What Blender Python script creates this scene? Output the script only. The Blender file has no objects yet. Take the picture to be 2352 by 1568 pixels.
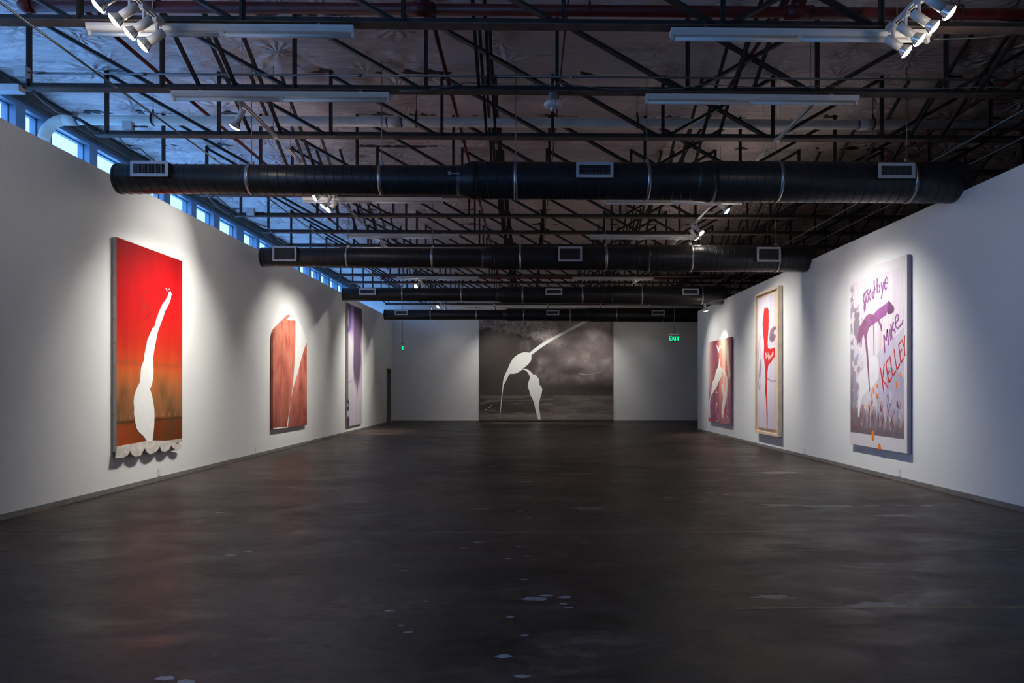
import bpy, math, random
import numpy as np
from mathutils import Vector, Matrix

# ------------------------------------------------------------------ camera, sky, exposure
scene = bpy.context.scene
COL = scene.collection
cam_d = bpy.data.cameras.new('camera'); cam_d.sensor_width = 36.0; cam_d.lens = 24.0
cam_d.shift_x = -61.6 / 2352; cam_d.shift_y = 107.0 / 2352
cam_d.clip_start = 0.05; cam_d.clip_end = 200
cam = bpy.data.objects.new('camera', cam_d); COL.objects.link(cam)
cam.location = (0, 0, 1.4); cam.rotation_euler = (math.radians(90), 0, math.radians(-0.9))
scene.camera = cam

world = bpy.data.worlds.new('dusk_sky'); scene.world = world; world.use_nodes = True
bg = world.node_tree.nodes['Background']
bg.inputs['Color'].default_value = (0.17, 0.45, 1.0, 1); bg.inputs['Strength'].default_value = 4.6
world.cycles.sampling_method = 'MANUAL'; world.cycles.sample_map_resolution = 64

SPOT_W = 2.3          # overall level of the gallery spotlights
vs = scene.view_settings
vs.view_transform = 'Standard'; vs.look = 'None'; vs.gamma = 1.0; vs.use_curve_mapping = False
vs.exposure = 0.0
try:
    scene.cycles.use_denoising = True
    scene.cycles.max_bounces = 5; scene.cycles.diffuse_bounces = 4; scene.cycles.glossy_bounces = 2
    scene.cycles.transparent_max_bounces = 6; scene.cycles.sample_clamp_indirect = 6.0
    scene.cycles.use_adaptive_sampling = True; scene.cycles.adaptive_threshold = 0.05; scene.cycles.use_light_tree = True
    scene.cycles.caustics_reflective = False; scene.cycles.caustics_refractive = False
except Exception:
    pass
random.seed(7); RNG = np.random.default_rng(11)
R = math.radians

# ------------------------------------------------------------------ dimensions of the place (metres)
XL, XR = -5.585, 5.60        # faces of the two long gallery partitions
HL, HR = 4.26, 3.935         # their heights
XW = -7.10                   # window wall behind the left partition
XE = 12.3                    # far right outer wall of the building
YB, YF = -5.0, 28.25         # wall behind the camera, end wall
ZC = 5.62                    # underside of the roof insulation
ZJ = 4.76                    # underside of the roof trusses
EYE = 1.4

# ------------------------------------------------------------------ helpers
def srgb(r, g, b):
    def f(c):
        c /= 255.0
        return c / 12.92 if c <= 0.04045 else ((c + 0.055) / 1.055) ** 2.4
    return (f(r), f(g), f(b), 1.0)

def new_mat(name):
    m = bpy.data.materials.new(name); m.use_nodes = True
    nt = m.node_tree
    return m, nt, nt.nodes['Principled BSDF']

def N(nt, kind, **kw):
    n = nt.nodes.new(kind)
    for k, v in kw.items():
        if k in n.inputs: n.inputs[k].default_value = v
        else: setattr(n, k, v)
    return n

def ramp(nt, fac, stops):
    r = nt.nodes.new('ShaderNodeValToRGB')
    el = r.color_ramp.elements
    while len(el) < len(stops): el.new(0.5)
    for e, (p, c) in zip(el, stops):
        e.position = p; e.color = c
    nt.links.new(fac, r.inputs['Fac'])
    return r

def mixc(nt, fac, a, b, mode='MIX'):
    m = nt.nodes.new('ShaderNodeMix'); m.data_type = 'RGBA'; m.blend_type = mode
    for sock, v in ((0, fac), (6, a), (7, b)):
        if hasattr(v, 'is_output'): nt.links.new(v, m.inputs[sock])
        else: m.inputs[sock].default_value = v
    return m.outputs[2]

def plain(name, col, rough=0.5, metal=0.0, noise=0.0, nscale=6.0, bump=0.0, bscale=60.0, spec=0.5):
    m, nt, p = new_mat(name)
    p.inputs['Roughness'].default_value = rough; p.inputs['Metallic'].default_value = metal
    p.inputs['Specular IOR Level'].default_value = spec
    tc = N(nt, 'ShaderNodeTexCoord')
    if noise > 0:
        n = N(nt, 'ShaderNodeTexNoise', Scale=nscale, Detail=5.0, Roughness=0.6)
        nt.links.new(tc.outputs['Object'], n.inputs['Vector'])
        lo = tuple(max(0, c * (1 - noise)) for c in col[:3]) + (1,)
        hi = tuple(min(1, c * (1 + noise)) for c in col[:3]) + (1,)
        r = ramp(nt, n.outputs['Fac'], [(0.3, lo), (0.7, hi)])
        nt.links.new(r.outputs['Color'], p.inputs['Base Color'])
    else:
        p.inputs['Base Color'].default_value = col
    if bump > 0:
        n2 = N(nt, 'ShaderNodeTexNoise', Scale=bscale, Detail=4.0)
        nt.links.new(tc.outputs['Object'], n2.inputs['Vector'])
        b = N(nt, 'ShaderNodeBump', Strength=bump, Distance=0.01)
        nt.links.new(n2.outputs['Fac'], b.inputs['Height']); nt.links.new(b.outputs['Normal'], p.inputs['Normal'])
    return m

def glow(name, col, strength):
    m, nt, p = new_mat(name)
    p.inputs['Base Color'].default_value = (0.02, 0.02, 0.02, 1)
    p.inputs['Emission Color'].default_value = col; p.inputs['Emission Strength'].default_value = strength
    try: m.cycles.emission_sampling = 'NONE'      # the lamp objects carry the light; still seen and reflected
    except Exception: pass
    return m

def attr_mat(name, rough=0.6, weave=0.15, spec=0.12, gain=1.0):
    m, nt, p = new_mat(name)
    a = N(nt, 'ShaderNodeVertexColor'); a.layer_name = 'paint'
    tc = N(nt, 'ShaderNodeTexCoord')
    n = N(nt, 'ShaderNodeTexNoise', Scale=38.0, Detail=6.0, Roughness=0.65)
    nt.links.new(tc.outputs['Object'], n.inputs['Vector'])
    r = ramp(nt, n.outputs['Fac'], [(0.25, (0.88, 0.88, 0.88, 1)), (0.75, (1, 1, 1, 1))])
    nt.links.new(mixc(nt, 1.0, a.outputs['Color'], r.outputs['Color'], 'MULTIPLY'), p.inputs['Base Color'])
    p.inputs['Roughness'].default_value = rough; p.inputs['Specular IOR Level'].default_value = spec
    b = N(nt, 'ShaderNodeBump', Strength=weave, Distance=0.004)
    nt.links.new(n.outputs['Fac'], b.inputs['Height']); nt.links.new(b.outputs['Normal'], p.inputs['Normal'])
    return m

class MB:
    """collects shapes for ONE mesh"""
    def __init__(s): s.v = []; s.f = []; s.sm = []
    def add(s, verts, faces, smooth=False):
        o = len(s.v); s.v += [tuple(v) for v in verts]
        s.f += [tuple(i + o for i in f) for f in faces]; s.sm += [smooth] * len(faces)
        return s
    def box(s, x0, x1, y0, y1, z0, z1):
        v = [(x0,y0,z0),(x1,y0,z0),(x1,y1,z0),(x0,y1,z0),(x0,y0,z1),(x1,y0,z1),(x1,y1,z1),(x0,y1,z1)]
        return s.add(v, [(0,3,2,1),(4,5,6,7),(0,1,5,4),(1,2,6,5),(2,3,7,6),(3,0,4,7)])
    def bar(s, p, q, w, h, up=(0, 1, 0)):
        p, q = Vector(p), Vector(q); d = (q - p).normalized(); u = Vector(up)
        a = d.cross(u)
        if a.length < 1e-4: a = d.cross(Vector((1, 0, 0)))
        a.normalize(); b = a.cross(d).normalized(); a *= w / 2; b *= h / 2
        v = [p-a-b, p+a-b, p+a+b, p-a+b, q-a-b, q+a-b, q+a+b, q-a+b]
        return s.add(v, [(0,3,2,1),(4,5,6,7),(0,1,5,4),(1,2,6,5),(2,3,7,6),(3,0,4,7)])
    def angle(s, p, q, w, t=0.008, up=(0, 1, 0), flip=1):
        """an angle iron (L section) from p to q"""
        p, q = Vector(p), Vector(q); d = (q - p).normalized(); u = Vector(up)
        a = d.cross(u).normalized(); b = a.cross(d).normalized() * flip
        prof = [(-w/2, 0), (w/2, 0), (w/2, t), (-w/2 + t, t), (-w/2 + t, w), (-w/2, w)]
        n = len(prof); v = [e + a*x + b*y for e in (p, q) for x, y in prof]
        return s.add(v, [tuple(range(n))[::-1], tuple(range(n, 2*n))] + [(i, (i+1) % n, n + (i+1) % n, n + i) for i in range(n)])
    def tube(s, pts, r, n=10, caps=True, closed=False):
        P = [Vector(p) for p in pts]; rs = r if isinstance(r, (list, tuple)) else [r] * len(P)
        m = len(P); v = []; ref = None
        for i, p in enumerate(P):
            d = (P[min(i+1, m-1)] - P[max(i-1, 0)]).normalized()
            if ref is None:
                ref = Vector((0, 0, 1)) if abs(d.z) < 0.9 else Vector((1, 0, 0))
            a = (ref - d * ref.dot(d)).normalized(); ref = a; b = d.cross(a)
            v += [p + (a * math.cos(2*math.pi*k/n) + b * math.sin(2*math.pi*k/n)) * rs[i] for k in range(n)]
        f = [(i*n+k, i*n+(k+1) % n, (i+1)*n+(k+1) % n, (i+1)*n+k) for i in range(m-1) for k in range(n)]
        s.add(v, f, True)
        if caps:
            o = len(s.v) - len(v)
            s.f += [tuple(o + k for k in range(n))[::-1], tuple(o + (m-1)*n + k for k in range(n))]; s.sm += [False, False]
        return s
    def plate(s, pts, y0, y1):
        """polygon in local x,z extruded from y0 (front) to y1 (back)"""
        area = sum(a[0]*b[1] - b[0]*a[1] for a, b in zip(pts, pts[1:] + pts[:1]))
        if area < 0: pts = pts[::-1]
        n = len(pts); v = [(x, y0, z) for x, z in pts] + [(x, y1, z) for x, z in pts]
        return s.add(v, [tuple(range(n)), tuple(range(n, 2*n))[::-1]] + [(i, n + i, n + (i+1) % n, (i+1) % n) for i in range(n)])
    def ribbon(s, pts, w, y0, y1):
        """a brush line of width w through pts (x,z), as thin relief"""
        n = len(pts); L = []; Rr = []
        for i in range(n):
            a = pts[max(i-1, 0)]; b = pts[min(i+1, n-1)]
            dx, dz = b[0]-a[0], b[1]-a[1]; l = math.hypot(dx, dz) or 1
            ww = w[i] if isinstance(w, (list, tuple)) else w
            nx, nz = -dz/l*ww/2, dx/l*ww/2
            L.append((pts[i][0]+nx, pts[i][1]+nz)); Rr.append((pts[i][0]-nx, pts[i][1]-nz))
        for i in range(n-1):
            q = [Rr[i], Rr[i+1], L[i+1], L[i]]
            s.plate(q, y0, y1)
        return s
    def mesh(s, name):
        me = bpy.data.meshes.new(name); me.from_pydata(s.v, [], s.f)
        me.polygons.foreach_set('use_smooth', s.sm); me.update()
        return me
    def build(s, name, mat, parent=None, loc=None):
        return link(name, s.mesh(name), mat, parent, loc)

def link(name, me, mat, parent=None, loc=None):
    if mat is not None and not me.materials: me.materials.append(mat)
    o = bpy.data.objects.new(name, me); COL.objects.link(o)
    if parent is not None: o.parent = parent
    if loc is not None: o.location = loc
    return o

def empty(name, loc=(0, 0, 0), rz=0.0):
    o = bpy.data.objects.new(name, None); COL.objects.link(o)
    o.location = loc; o.rotation_euler = (0, 0, rz); o.empty_display_size = 0.1
    return o

def tag(o, label, cat, group=None):
    o['label'] = label; o['category'] = cat
    if group: o['group'] = group
    return o

def structure(o):
    o['kind'] = 'structure'; return o

def text_mesh(body, size, name):
    cu = bpy.data.curves.new(name, 'FONT'); cu.body = body; cu.size = size; cu.align_x = 'CENTER'; cu.align_y = 'CENTER'
    cu.extrude = 0.001
    ob = bpy.data.objects.new(name, cu); COL.objects.link(ob)
    bpy.context.view_layer.update()
    dg = bpy.context.evaluated_depsgraph_get()
    me = bpy.data.meshes.new_from_object(ob.evaluated_get(dg))
    bpy.data.objects.remove(ob); bpy.data.curves.remove(cu)
    return me

ORD = ['first', 'second', 'third', 'fourth', 'fifth', 'sixth', 'seventh', 'eighth', 'ninth', 'tenth', 'eleventh',
       'twelfth', 'thirteenth', 'fourteenth', 'fifteenth', 'sixteenth', 'seventeenth', 'eighteenth', 'nineteenth',
       'twentieth', 'twenty-first', 'twenty-second', 'twenty-third', 'twenty-fourth', 'twenty-fifth']

def vnoise(x, y, seed=0):
    xi = np.floor(x).astype(int); yi = np.floor(y).astype(int); fx = x - xi; fy = y - yi
    fx = fx*fx*(3-2*fx); fy = fy*fy*(3-2*fy)
    def h(a, b):
        n = np.sin(a * 127.1 + b * 311.7 + seed * 74.7) * 43758.5453
        return n - np.floor(n)
    return (h(xi, yi)*(1-fx) + h(xi+1, yi)*fx)*(1-fy) + (h(xi, yi+1)*(1-fx) + h(xi+1, yi+1)*fx)*fy

def fbm(x, y, seed=0, oct=4):
    t = 0; a = 0.5; s = 0
    for i in range(oct):
        t = t + a * vnoise(x * 2**i, y * 2**i, seed + i * 13); s += a; a *= 0.5
    return t / s

def sstep(a, b, x):
    t = np.clip((x - a) / (b - a), 0, 1); return t*t*(3-2*t)

def S(r, g, b): return np.array([r, g, b], float)
def blend(img, col, m): return img * (1 - m[..., None]) + np.asarray(col) * m[..., None]

# ------------------------------------------------------------------ materials
M = {}
def wall_mat():
    m, nt, p = new_mat('white_wall_paint')
    tc = N(nt, 'ShaderNodeTexCoord')
    n = N(nt, 'ShaderNodeTexNoise', Scale=0.8, Detail=3.0)
    nt.links.new(tc.outputs['Object'], n.inputs['Vector'])
    r = ramp(nt, n.outputs['Fac'], [(0.3, (0.76, 0.765, 0.75, 1)), (0.7, (0.80, 0.80, 0.785, 1))])
    nt.links.new(r.outputs['Color'], p.inputs['Base Color'])
    p.inputs['Roughness'].default_value = 0.85; p.inputs['Specular IOR Level'].default_value = 0.15
    n2 = N(nt, 'ShaderNodeTexNoise', Scale=90.0, Detail=3.0)
    nt.links.new(tc.outputs['Object'], n2.inputs['Vector'])
    b = N(nt, 'ShaderNodeBump', Strength=0.06, Distance=0.004)
    nt.links.new(n2.outputs['Fac'], b.inputs['Height']); nt.links.new(b.outputs['Normal'], p.inputs['Normal'])
    return m
M['wall'] = wall_mat()

def floor_mat():
    m, nt, p = new_mat('dark_stained_concrete')
    tc = N(nt, 'ShaderNodeTexCoord')
    mp = N(nt, 'ShaderNodeMapping'); mp.inputs['Scale'].default_value = (0.55, 1.0, 1.0)
    nt.links.new(tc.outputs['Object'], mp.inputs['Vector'])
    v = mp.outputs['Vector']
    big = N(nt, 'ShaderNodeTexNoise', Scale=0.45, Detail=6.0, Roughness=0.62, Distortion=0.4)
    mid = N(nt, 'ShaderNodeTexNoise', Scale=2.2, Detail=7.0, Roughness=0.68, Distortion=0.8)
    fine = N(nt, 'ShaderNodeTexNoise', Scale=14.0, Detail=6.0, Roughness=0.7)
    for n in (big, mid, fine): nt.links.new(v, n.inputs['Vector'])
    c1 = ramp(nt, big.outputs['Fac'], [(0.32, (0.020, 0.014, 0.013, 1)), (0.46, (0.040, 0.027, 0.022, 1)), (0.58, (0.082, 0.056, 0.043, 1)), (0.74, (0.15, 0.108, 0.084, 1))])
    c2 = ramp(nt, mid.outputs['Fac'], [(0.36, (0.38, 0.37, 0.38, 1)), (0.55, (1, 0.97, 0.95, 1)), (0.72, (2.2, 1.95, 1.8, 1))])
    c = mixc(nt, 1.0, c1.outputs['Color'], c2.outputs['Color'], 'MULTIPLY')
    c3 = ramp(nt, fine.outputs['Fac'], [(0.35, (0.50, 0.50, 0.50, 1)), (0.65, (1.45, 1.42, 1.4, 1))])
    c = mixc(nt, 1.0, c, c3.outputs['Color'], 'MULTIPLY')
    # worn pale scuffs
    wn = N(nt, 'ShaderNodeTexNoise', Scale=1.1, Detail=9.0, Roughness=0.74, Distortion=1.4)
    nt.links.new(v, wn.inputs['Vector'])
    wr = ramp(nt, wn.outputs['Fac'], [(0.60, (0, 0, 0, 1)), (0.66, (0.30, 0.30, 0.30, 1)), (0.8, (0.5, 0.5, 0.5, 1))])
    c = mixc(nt, wr.outputs['Color'], c, (0.19, 0.16, 0.155, 1))
    nt.links.new(c, p.inputs['Base Color'])
    rr = ramp(nt, mid.outputs['Fac'], [(0.32, (0.32, 0.32, 0.32, 1)), (0.7, (0.58, 0.58, 0.58, 1))])
    nt.links.new(rr.outputs['Color'], p.inputs['Roughness'])
    p.inputs['Specular IOR Level'].default_value = 0.24
    b = N(nt, 'ShaderNodeBump', Strength=0.25, Distance=0.006)
    nt.links.new(fine.outputs['Fac'], b.inputs['Height']); nt.links.new(b.outputs['Normal'], p.inputs['Normal'])
    return m
M['floor'] = floor_mat()

def vinyl_mat():
    m, nt, p = new_mat('insulation_vinyl')
    tc = N(nt, 'ShaderNodeTexCoord')
    n = N(nt, 'ShaderNodeTexNoise', Scale=0.7, Detail=5.0)
    nt.links.new(tc.outputs['Object'], n.inputs['Vector'])
    r = ramp(nt, n.outputs['Fac'], [(0.3, (0.76, 0.61, 0.58, 1)), (0.7, (0.86, 0.71, 0.68, 1))])
    nt.links.new(r.outputs['Color'], p.inputs['Base Color'])
    p.inputs['Roughness'].default_value = 0.30
    def math(op, a, b=None):
        n_ = nt.nodes.new('ShaderNodeMath'); n_.operation = op
        for k_, v_ in ((0, a), (1, b)):
            if v_ is None: continue
            if hasattr(v_, 'is_output'): nt.links.new(v_, n_.inputs[k_])
            else: n_.inputs[k_].default_value = v_
        return n_.outputs[0]
    mp = N(nt, 'ShaderNodeMapping'); mp.inputs['Scale'].default_value = (1.25, 1.55, 0.0)
    nt.links.new(tc.outputs['Object'], mp.inputs['Vector'])
    vo = N(nt, 'ShaderNodeTexVoronoi', Scale=1.0, Randomness=0.9); nt.links.new(mp.outputs['Vector'], vo.inputs['Vector'])
    su = nt.nodes.new('ShaderNodeVectorMath'); su.operation = 'SUBTRACT'
    nt.links.new(mp.outputs['Vector'], su.inputs[0]); nt.links.new(vo.outputs['Position'], su.inputs[1])
    sp = N(nt, 'ShaderNodeSeparateXYZ'); nt.links.new(su.outputs[0], sp.inputs[0])
    ang = math('ARCTAN2', sp.outputs['Y'], sp.outputs['X'])
    wn = N(nt, 'ShaderNodeTexNoise', Scale=2.6, Detail=4.0); nt.links.new(tc.outputs['Object'], wn.inputs['Vector'])
    ph = math('ADD', math('MULTIPLY', ang, 11.0), math('MULTIPLY', wn.outputs['Fac'], 14.0))
    dist = vo.outputs['Distance']
    pin = math('LESS_THAN', dist, 0.022)
    nt.links.new(mixc(nt, pin, r.outputs['Color'], (0.03, 0.03, 0.03, 1)), p.inputs['Base Color'])      # dark insulation pins
    fall = math('MULTIPLY', math('MINIMUM', math('MULTIPLY', dist, 5.0), 1.0), math('MAXIMUM', math('SUBTRACT', 1.0, math('MULTIPLY', dist, 1.5)), 0.0))
    rad = math('MULTIPLY', math('SINE', ph), fall)
    folds = N(nt, 'ShaderNodeTexNoise', Scale=2.2, Detail=5.0, Roughness=0.55, Distortion=2.5)
    mp2 = N(nt, 'ShaderNodeMapping'); mp2.inputs['Scale'].default_value = (0.45, 2.0, 1.0)
    nt.links.new(tc.outputs['Object'], mp2.inputs['Vector']); nt.links.new(mp2.outputs['Vector'], folds.inputs['Vector'])
    hgt = math('ADD', math('MULTIPLY', rad, 0.16), math('MULTIPLY', folds.outputs['Fac'], 0.75))
    b = N(nt, 'ShaderNodeBump', Strength=1.0, Distance=0.16)
    nt.links.new(hgt, b.inputs['Height']); nt.links.new(b.outputs['Normal'], p.inputs['Normal'])
    return m
M['vinyl'] = vinyl_mat()
M['steel'] = plain('dark_painted_steel', (0.028, 0.025, 0.024, 1), 0.55, 0.2, 0.4, 9, 0.1)
M['rust'] = plain('rusty_chord_steel', (0.11, 0.074, 0.058, 1), 0.7, 0.1, 0.5, 5, 0.1)
M['duct'] = plain('black_duct_paint', (0.026, 0.027, 0.030, 1), 0.36, 0.25, 0.25, 4, 0.05, 30)
M['seam'] = plain('black_duct_seam', (0.004, 0.004, 0.004, 1), 0.5)
M['galv'] = plain('galvanised_strap', (0.42, 0.43, 0.44, 1), 0.35, 0.9, 0.15, 12)
M['rod'] = plain('zinc_rod', (0.22, 0.22, 0.22, 1), 0.4, 0.8)
M['register'] = plain('grey_register_metal', (0.58, 0.58, 0.60, 1), 0.45, 0.3, 0.08)
M['louver'] = plain('register_louver_metal', (0.13, 0.13, 0.14, 1), 0.45, 0.4)
M['black'] = plain('matt_black', (0.012, 0.012, 0.012, 1), 0.6)
M['white_metal'] = plain('white_enamel', (0.66, 0.62, 0.58, 1), 0.35, 0.0, 0.06)
M['lamp_tube'] = plain('unlit_fluorescent_tube', (0.72, 0.72, 0.70, 1), 0.2)
M['redpipe'] = plain('red_sprinkler_pipe', (0.13, 0.012, 0.010, 1), 0.45, 0.0, 0.35, 6)
M['pvc'] = plain('dirty_pvc', (0.74, 0.69, 0.60, 1), 0.4, 0.0, 0.15, 4)
M['pvc_primer'] = plain('purple_pvc_primer', (0.10, 0.05, 0.20, 1), 0.5, 0.0, 0.4, 20)
M['cable'] = plain('grey_cable', (0.16, 0.15, 0.15, 1), 0.5)
M['frame_skylit'] = plain('skylit_window_frame', (0.17, 0.24, 0.33, 1), 0.4, 0.2, 0.1)  # blue of the skylight on the frames is put into their colour
M['concrete'] = plain('brown_concrete_beam', (0.075, 0.060, 0.052, 1), 0.9, 0.0, 0.4, 3, 0.3, 20)
M['darkwall'] = plain('dark_block_wall', (0.06, 0.055, 0.05, 1), 0.9, 0.0, 0.3, 3, 0.2, 12)
M['baseboard'] = plain('grey_base_strip', (0.20, 0.19, 0.175, 1), 0.6, 0.0, 0.2, 8)
M['door'] = plain('grey_door_paint', (0.20, 0.19, 0.18, 1), 0.5, 0.0, 0.05)
M['plate'] = plain('white_plastic', (0.72, 0.72, 0.70, 1), 0.4)
M['canvas_side'] = plain('raw_canvas_side', (0.46, 0.41, 0.37, 1), 0.85, 0.0, 0.1, 20)
M['wood_frame'] = plain('pale_maple_frame', (0.72, 0.57, 0.42, 1), 0.5, 0.0, 0.12, 7)
M['white_paint'] = plain('thick_white_paint', (0.83, 0.83, 0.80, 1), 0.55, 0.0, 0.03, 14, 0.15, 25)
M['cream_cloth'] = plain('sewn_offwhite_cloth', (0.62, 0.57, 0.51, 1), 0.9, 0.0, 0.22, 12, 0.3, 60)
M['fringe'] = plain('frayed_thread', (0.34, 0.30, 0.27, 1), 0.9)
M['canvas'] = attr_mat('painted_canvas')
M['print'] = attr_mat('printed_canvas', 0.5, 0.08)
M['lens'] = glow('lit_lamp_lens', (1.0, 0.93, 0.80, 1), 45.0)
M['reflector'] = plain('lamp_glass_side', (0.55, 0.55, 0.52, 1), 0.15, 0.7)
M['exit_green'] = glow('exit_green', (0.0, 1.0, 0.35, 1), 1.6)

def glass_mat(name, tint, refl):
    m = bpy.data.materials.new(name); m.use_nodes = True; nt = m.node_tree; nt.nodes.clear()
    out = nt.nodes.new('ShaderNodeOutputMaterial'); t = nt.nodes.new('ShaderNodeBsdfTransparent'); g = nt.nodes.new('ShaderNodeBsdfGlossy')
    t.inputs['Color'].default_value = tint; g.inputs['Roughness'].default_value = 0.05
    mx = nt.nodes.new('ShaderNodeMixShader'); mx.inputs[0].default_value = refl
    nt.links.new(t.outputs[0], mx.inputs[1]); nt.links.new(g.outputs[0], mx.inputs[2]); nt.links.new(mx.outputs[0], out.inputs[0])
    return m
M['glass'] = glass_mat('window_glass', (0.97, 0.98, 0.99, 1), 0.05)
M['acrylic'] = glass_mat('exit_acrylic', (0.25, 0.42, 0.36, 1), 0.12)

# ------------------------------------------------------------------ setting
fl = structure(MB().box(XW - 0.3, XE + 0.3, YB - 0.3, YF + 0.3, -0.2, 0.0).build('floor', M['floor']))
# repair patches, control joints and worn line marks in the concrete
M['patch'] = plain('pale_filler_patch', (0.30, 0.29, 0.29, 1), 0.42, 0.0, 0.35, 12)
M['patch_b'] = plain('worn_pinkish_patch', (0.15, 0.125, 0.12, 1), 0.42, 0.0, 0.5, 6)
M['joint'] = plain('joint_caulk', (0.23, 0.20, 0.18, 1), 0.5, 0.0, 0.6, 5)
M['linemark'] = plain('worn_yellow_line', (0.19, 0.18, 0.06, 1), 0.5, 0.0, 0.75, 5)
FLOOR_SPOTS = [(-0.46,6.21,0.061),(-0.56,5.98,0.041),(-0.08,6.04,0.03),(-0.16,5.61,0.033),(-0.01,5.69,0.032),(-0.95,5.25,0.029),(-0.03,4.99,0.037),(0.12,4.61,0.051),(0.04,4.54,0.09),(0.25,4.57,0.051),(0.23,4.43,0.027),(0.26,4.35,0.03),(-0.11,4.18,0.028),(-0.67,4.5,0.026),(-0.87,4.31,0.038),(-0.75,4.04,0.021),(-0.69,3.93,0.028),(-0.02,3.87,0.031),(-0.13,3.57,0.049),(-0.03,3.32,0.043),(-0.09,7.77,0.035),(0.01,7.39,0.035),(1.8,8.72,0.086),(-0.56,7.93,0.147),(0.74,7.93,0.255),(-0.01,11.26,0.153),(0.4,11.25,0.125),(0.65,11.14,0.165),(-0.04,10.24,0.152),(-0.03,8.81,0.109),(0.93,11.22,0.083),(2.61,12.74,0.063),(4.13,13.1,0.146),(4.13,11.26,0.446),(2.61,8.92,0.066),(3.02,8.12,0.261),(3.55,8.03,0.278),(4.06,8.05,0.129),(4.45,8.07,0.13),(4.74,8.04,0.119),(4.36,8.56,0.127),(4.03,7.44,0.276),(1.64,4.55,0.158),(2.24,4.38,0.184),(-1.75,3.32,0.049),(-1.63,3.28,0.053),(-2.5,5.76,0.05),(-2.4,5.89,0.036),(-3.47,7.73,0.057)]
for x, y, r in FLOOR_SPOTS:
    big = r > 0.1
    n = 18; pts = []
    for k in range(n):
        a = 2*math.pi*k/n; q = r * random.uniform(0.72, 1.12) if not big else r * random.uniform(0.55, 1.2)
        pts.append((x + q*math.cos(a), y + q*math.sin(a)*(0.5 if not big else 0.36)))
    mb = MB(); mb.add([(px, py, 0.0008) for px, py in pts] + [(px, py, -0.001) for px, py in pts],
                      [tuple(range(n))] + [(i, n+i, n+(i+1) % n, (i+1) % n) for i in range(n)])
    mb.build('filler_patch', M['patch_b'] if big else M['patch'], fl)
for y in (3.05, 6.63, 10.25, 13.88, 17.5, 21.1, 24.7):
    mb = MB(); xs = np.linspace(XL + 0.02, XR - 0.02, 40)
    w = [0.010 + 0.008 * random.random() for _ in xs]; yy = [y + random.uniform(-0.006, 0.006) for _ in xs]
    v = [(x, b - a/2, 0.0007) for x, a, b in zip(xs, w, yy)] + [(x, b + a/2, 0.0007) for x, a, b in zip(xs, w, yy)]
    n = len(xs); mb.add(v, [(i, i+1, n+i+1, n+i) for i in range(n-1)])
    mb.build('control_joint', M['joint'], fl)
for y, x0, x1 in ((5.85, 1.7, 4.25), (4.32, 1.3, 5.2)):
    mb = MB(); xs = np.linspace(x0, x1, 40); w = [0.016 + 0.02 * random.random() for _ in xs]
    v = [(x, y - a/2, 0.0007) for x, a in zip(xs, w)] + [(x, y + a/2, 0.0007) for x, a in zip(xs, w)]
    n = len(xs); mb.add(v, [(i, i+1, n+i+1, n+i) for i in range(n-1)])
    mb.build('line_marking', M['linemark'], fl)

# left partition with the doorway in its far end
DY0, DY1, DZ = 27.0, 27.88, 2.2
YP = 4.4      # the left partition starts here; cut short, unseen, so added glazing sends blue light to the right wall
w = MB(); w.box(XL - 0.16, XL, YP, DY0, 0, HL); w.box(XL - 0.16, XL, DY1, YF, 0, HL); w.box(XL - 0.16, XL, DY0, DY1, DZ, HL)
structure(w.build('wall_left', M['wall']))
structure(MB().box(XR, XR + 0.18, YB, 22.45, 0, HR).build('wall_right', M['wall']))
structure(MB().box(XW - 0.3, XE + 0.3, YF, YF + 0.3, 0, 6.2).build('wall_far', M['wall']))
w = MB(); w.box(XW - 0.3, XE + 0.3, YB - 0.3, YB, 0, 6.2)
structure(w.build('wall_back', M['wall']))
structure(MB().box(XE, XE + 0.3, YB, YF, 0, 6.2).build('wall_outer_right', M['darkwall']))
SILL, HEAD = 1.0, 5.44  # sill set low behind the partition so unseen glass adds blue ceiling light
w = MB(); w.box(XW - 0.3, XW, YB, YF, 0, SILL); w.box(XW - 0.3, XW, YB, YF, HEAD, 6.2); w.box(XW, XW + 0.05, YB, YF, HEAD + 0.04, 6.0)
structure(w.build('wall_outer_left', M['concrete']))
structure(MB().box(XL, XL + 0.014, YP, DY0, 0, 0.062).build('baseboard_left', M['baseboard']))
structure(MB().box(XR - 0.014, XR, YB, 22.45, 0, 0.062).build('baseboard_right', M['baseboard']))
structure(MB().box(XL, XE, YF - 0.014, YF, 0, 0.062).build('baseboard_far', M['baseboard']))
d = structure(empty('door_1', (XL - 0.08, (DY0 + DY1) / 2, 0)))
h = (DY1 - DY0) / 2
MB().box(-0.08, 0.085, -h, -h + 0.05, 0, DZ).box(-0.08, 0.085, h - 0.05, h, 0, DZ).box(-0.08, 0.085, -h, h, DZ - 0.05, DZ).build('door_frame', M['door'], d)
lf = MB().box(-0.06, -0.015, -h + 0.052, h - 0.052, 0.008, DZ - 0.055).build('door_leaf', M['door'], d)
MB().tube([(-0.015, -h + 0.12, 1.0), (0.04, -h + 0.12, 1.0), (0.04, -h + 0.24, 1.0)], 0.011, 8).build('door_handle', M['galv'], lf)
MB().box(-0.015, 0.05, -h + 0.1, h - 0.1, DZ - 0.16, DZ - 0.11).build('door_closer', M['black'], lf)

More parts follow.
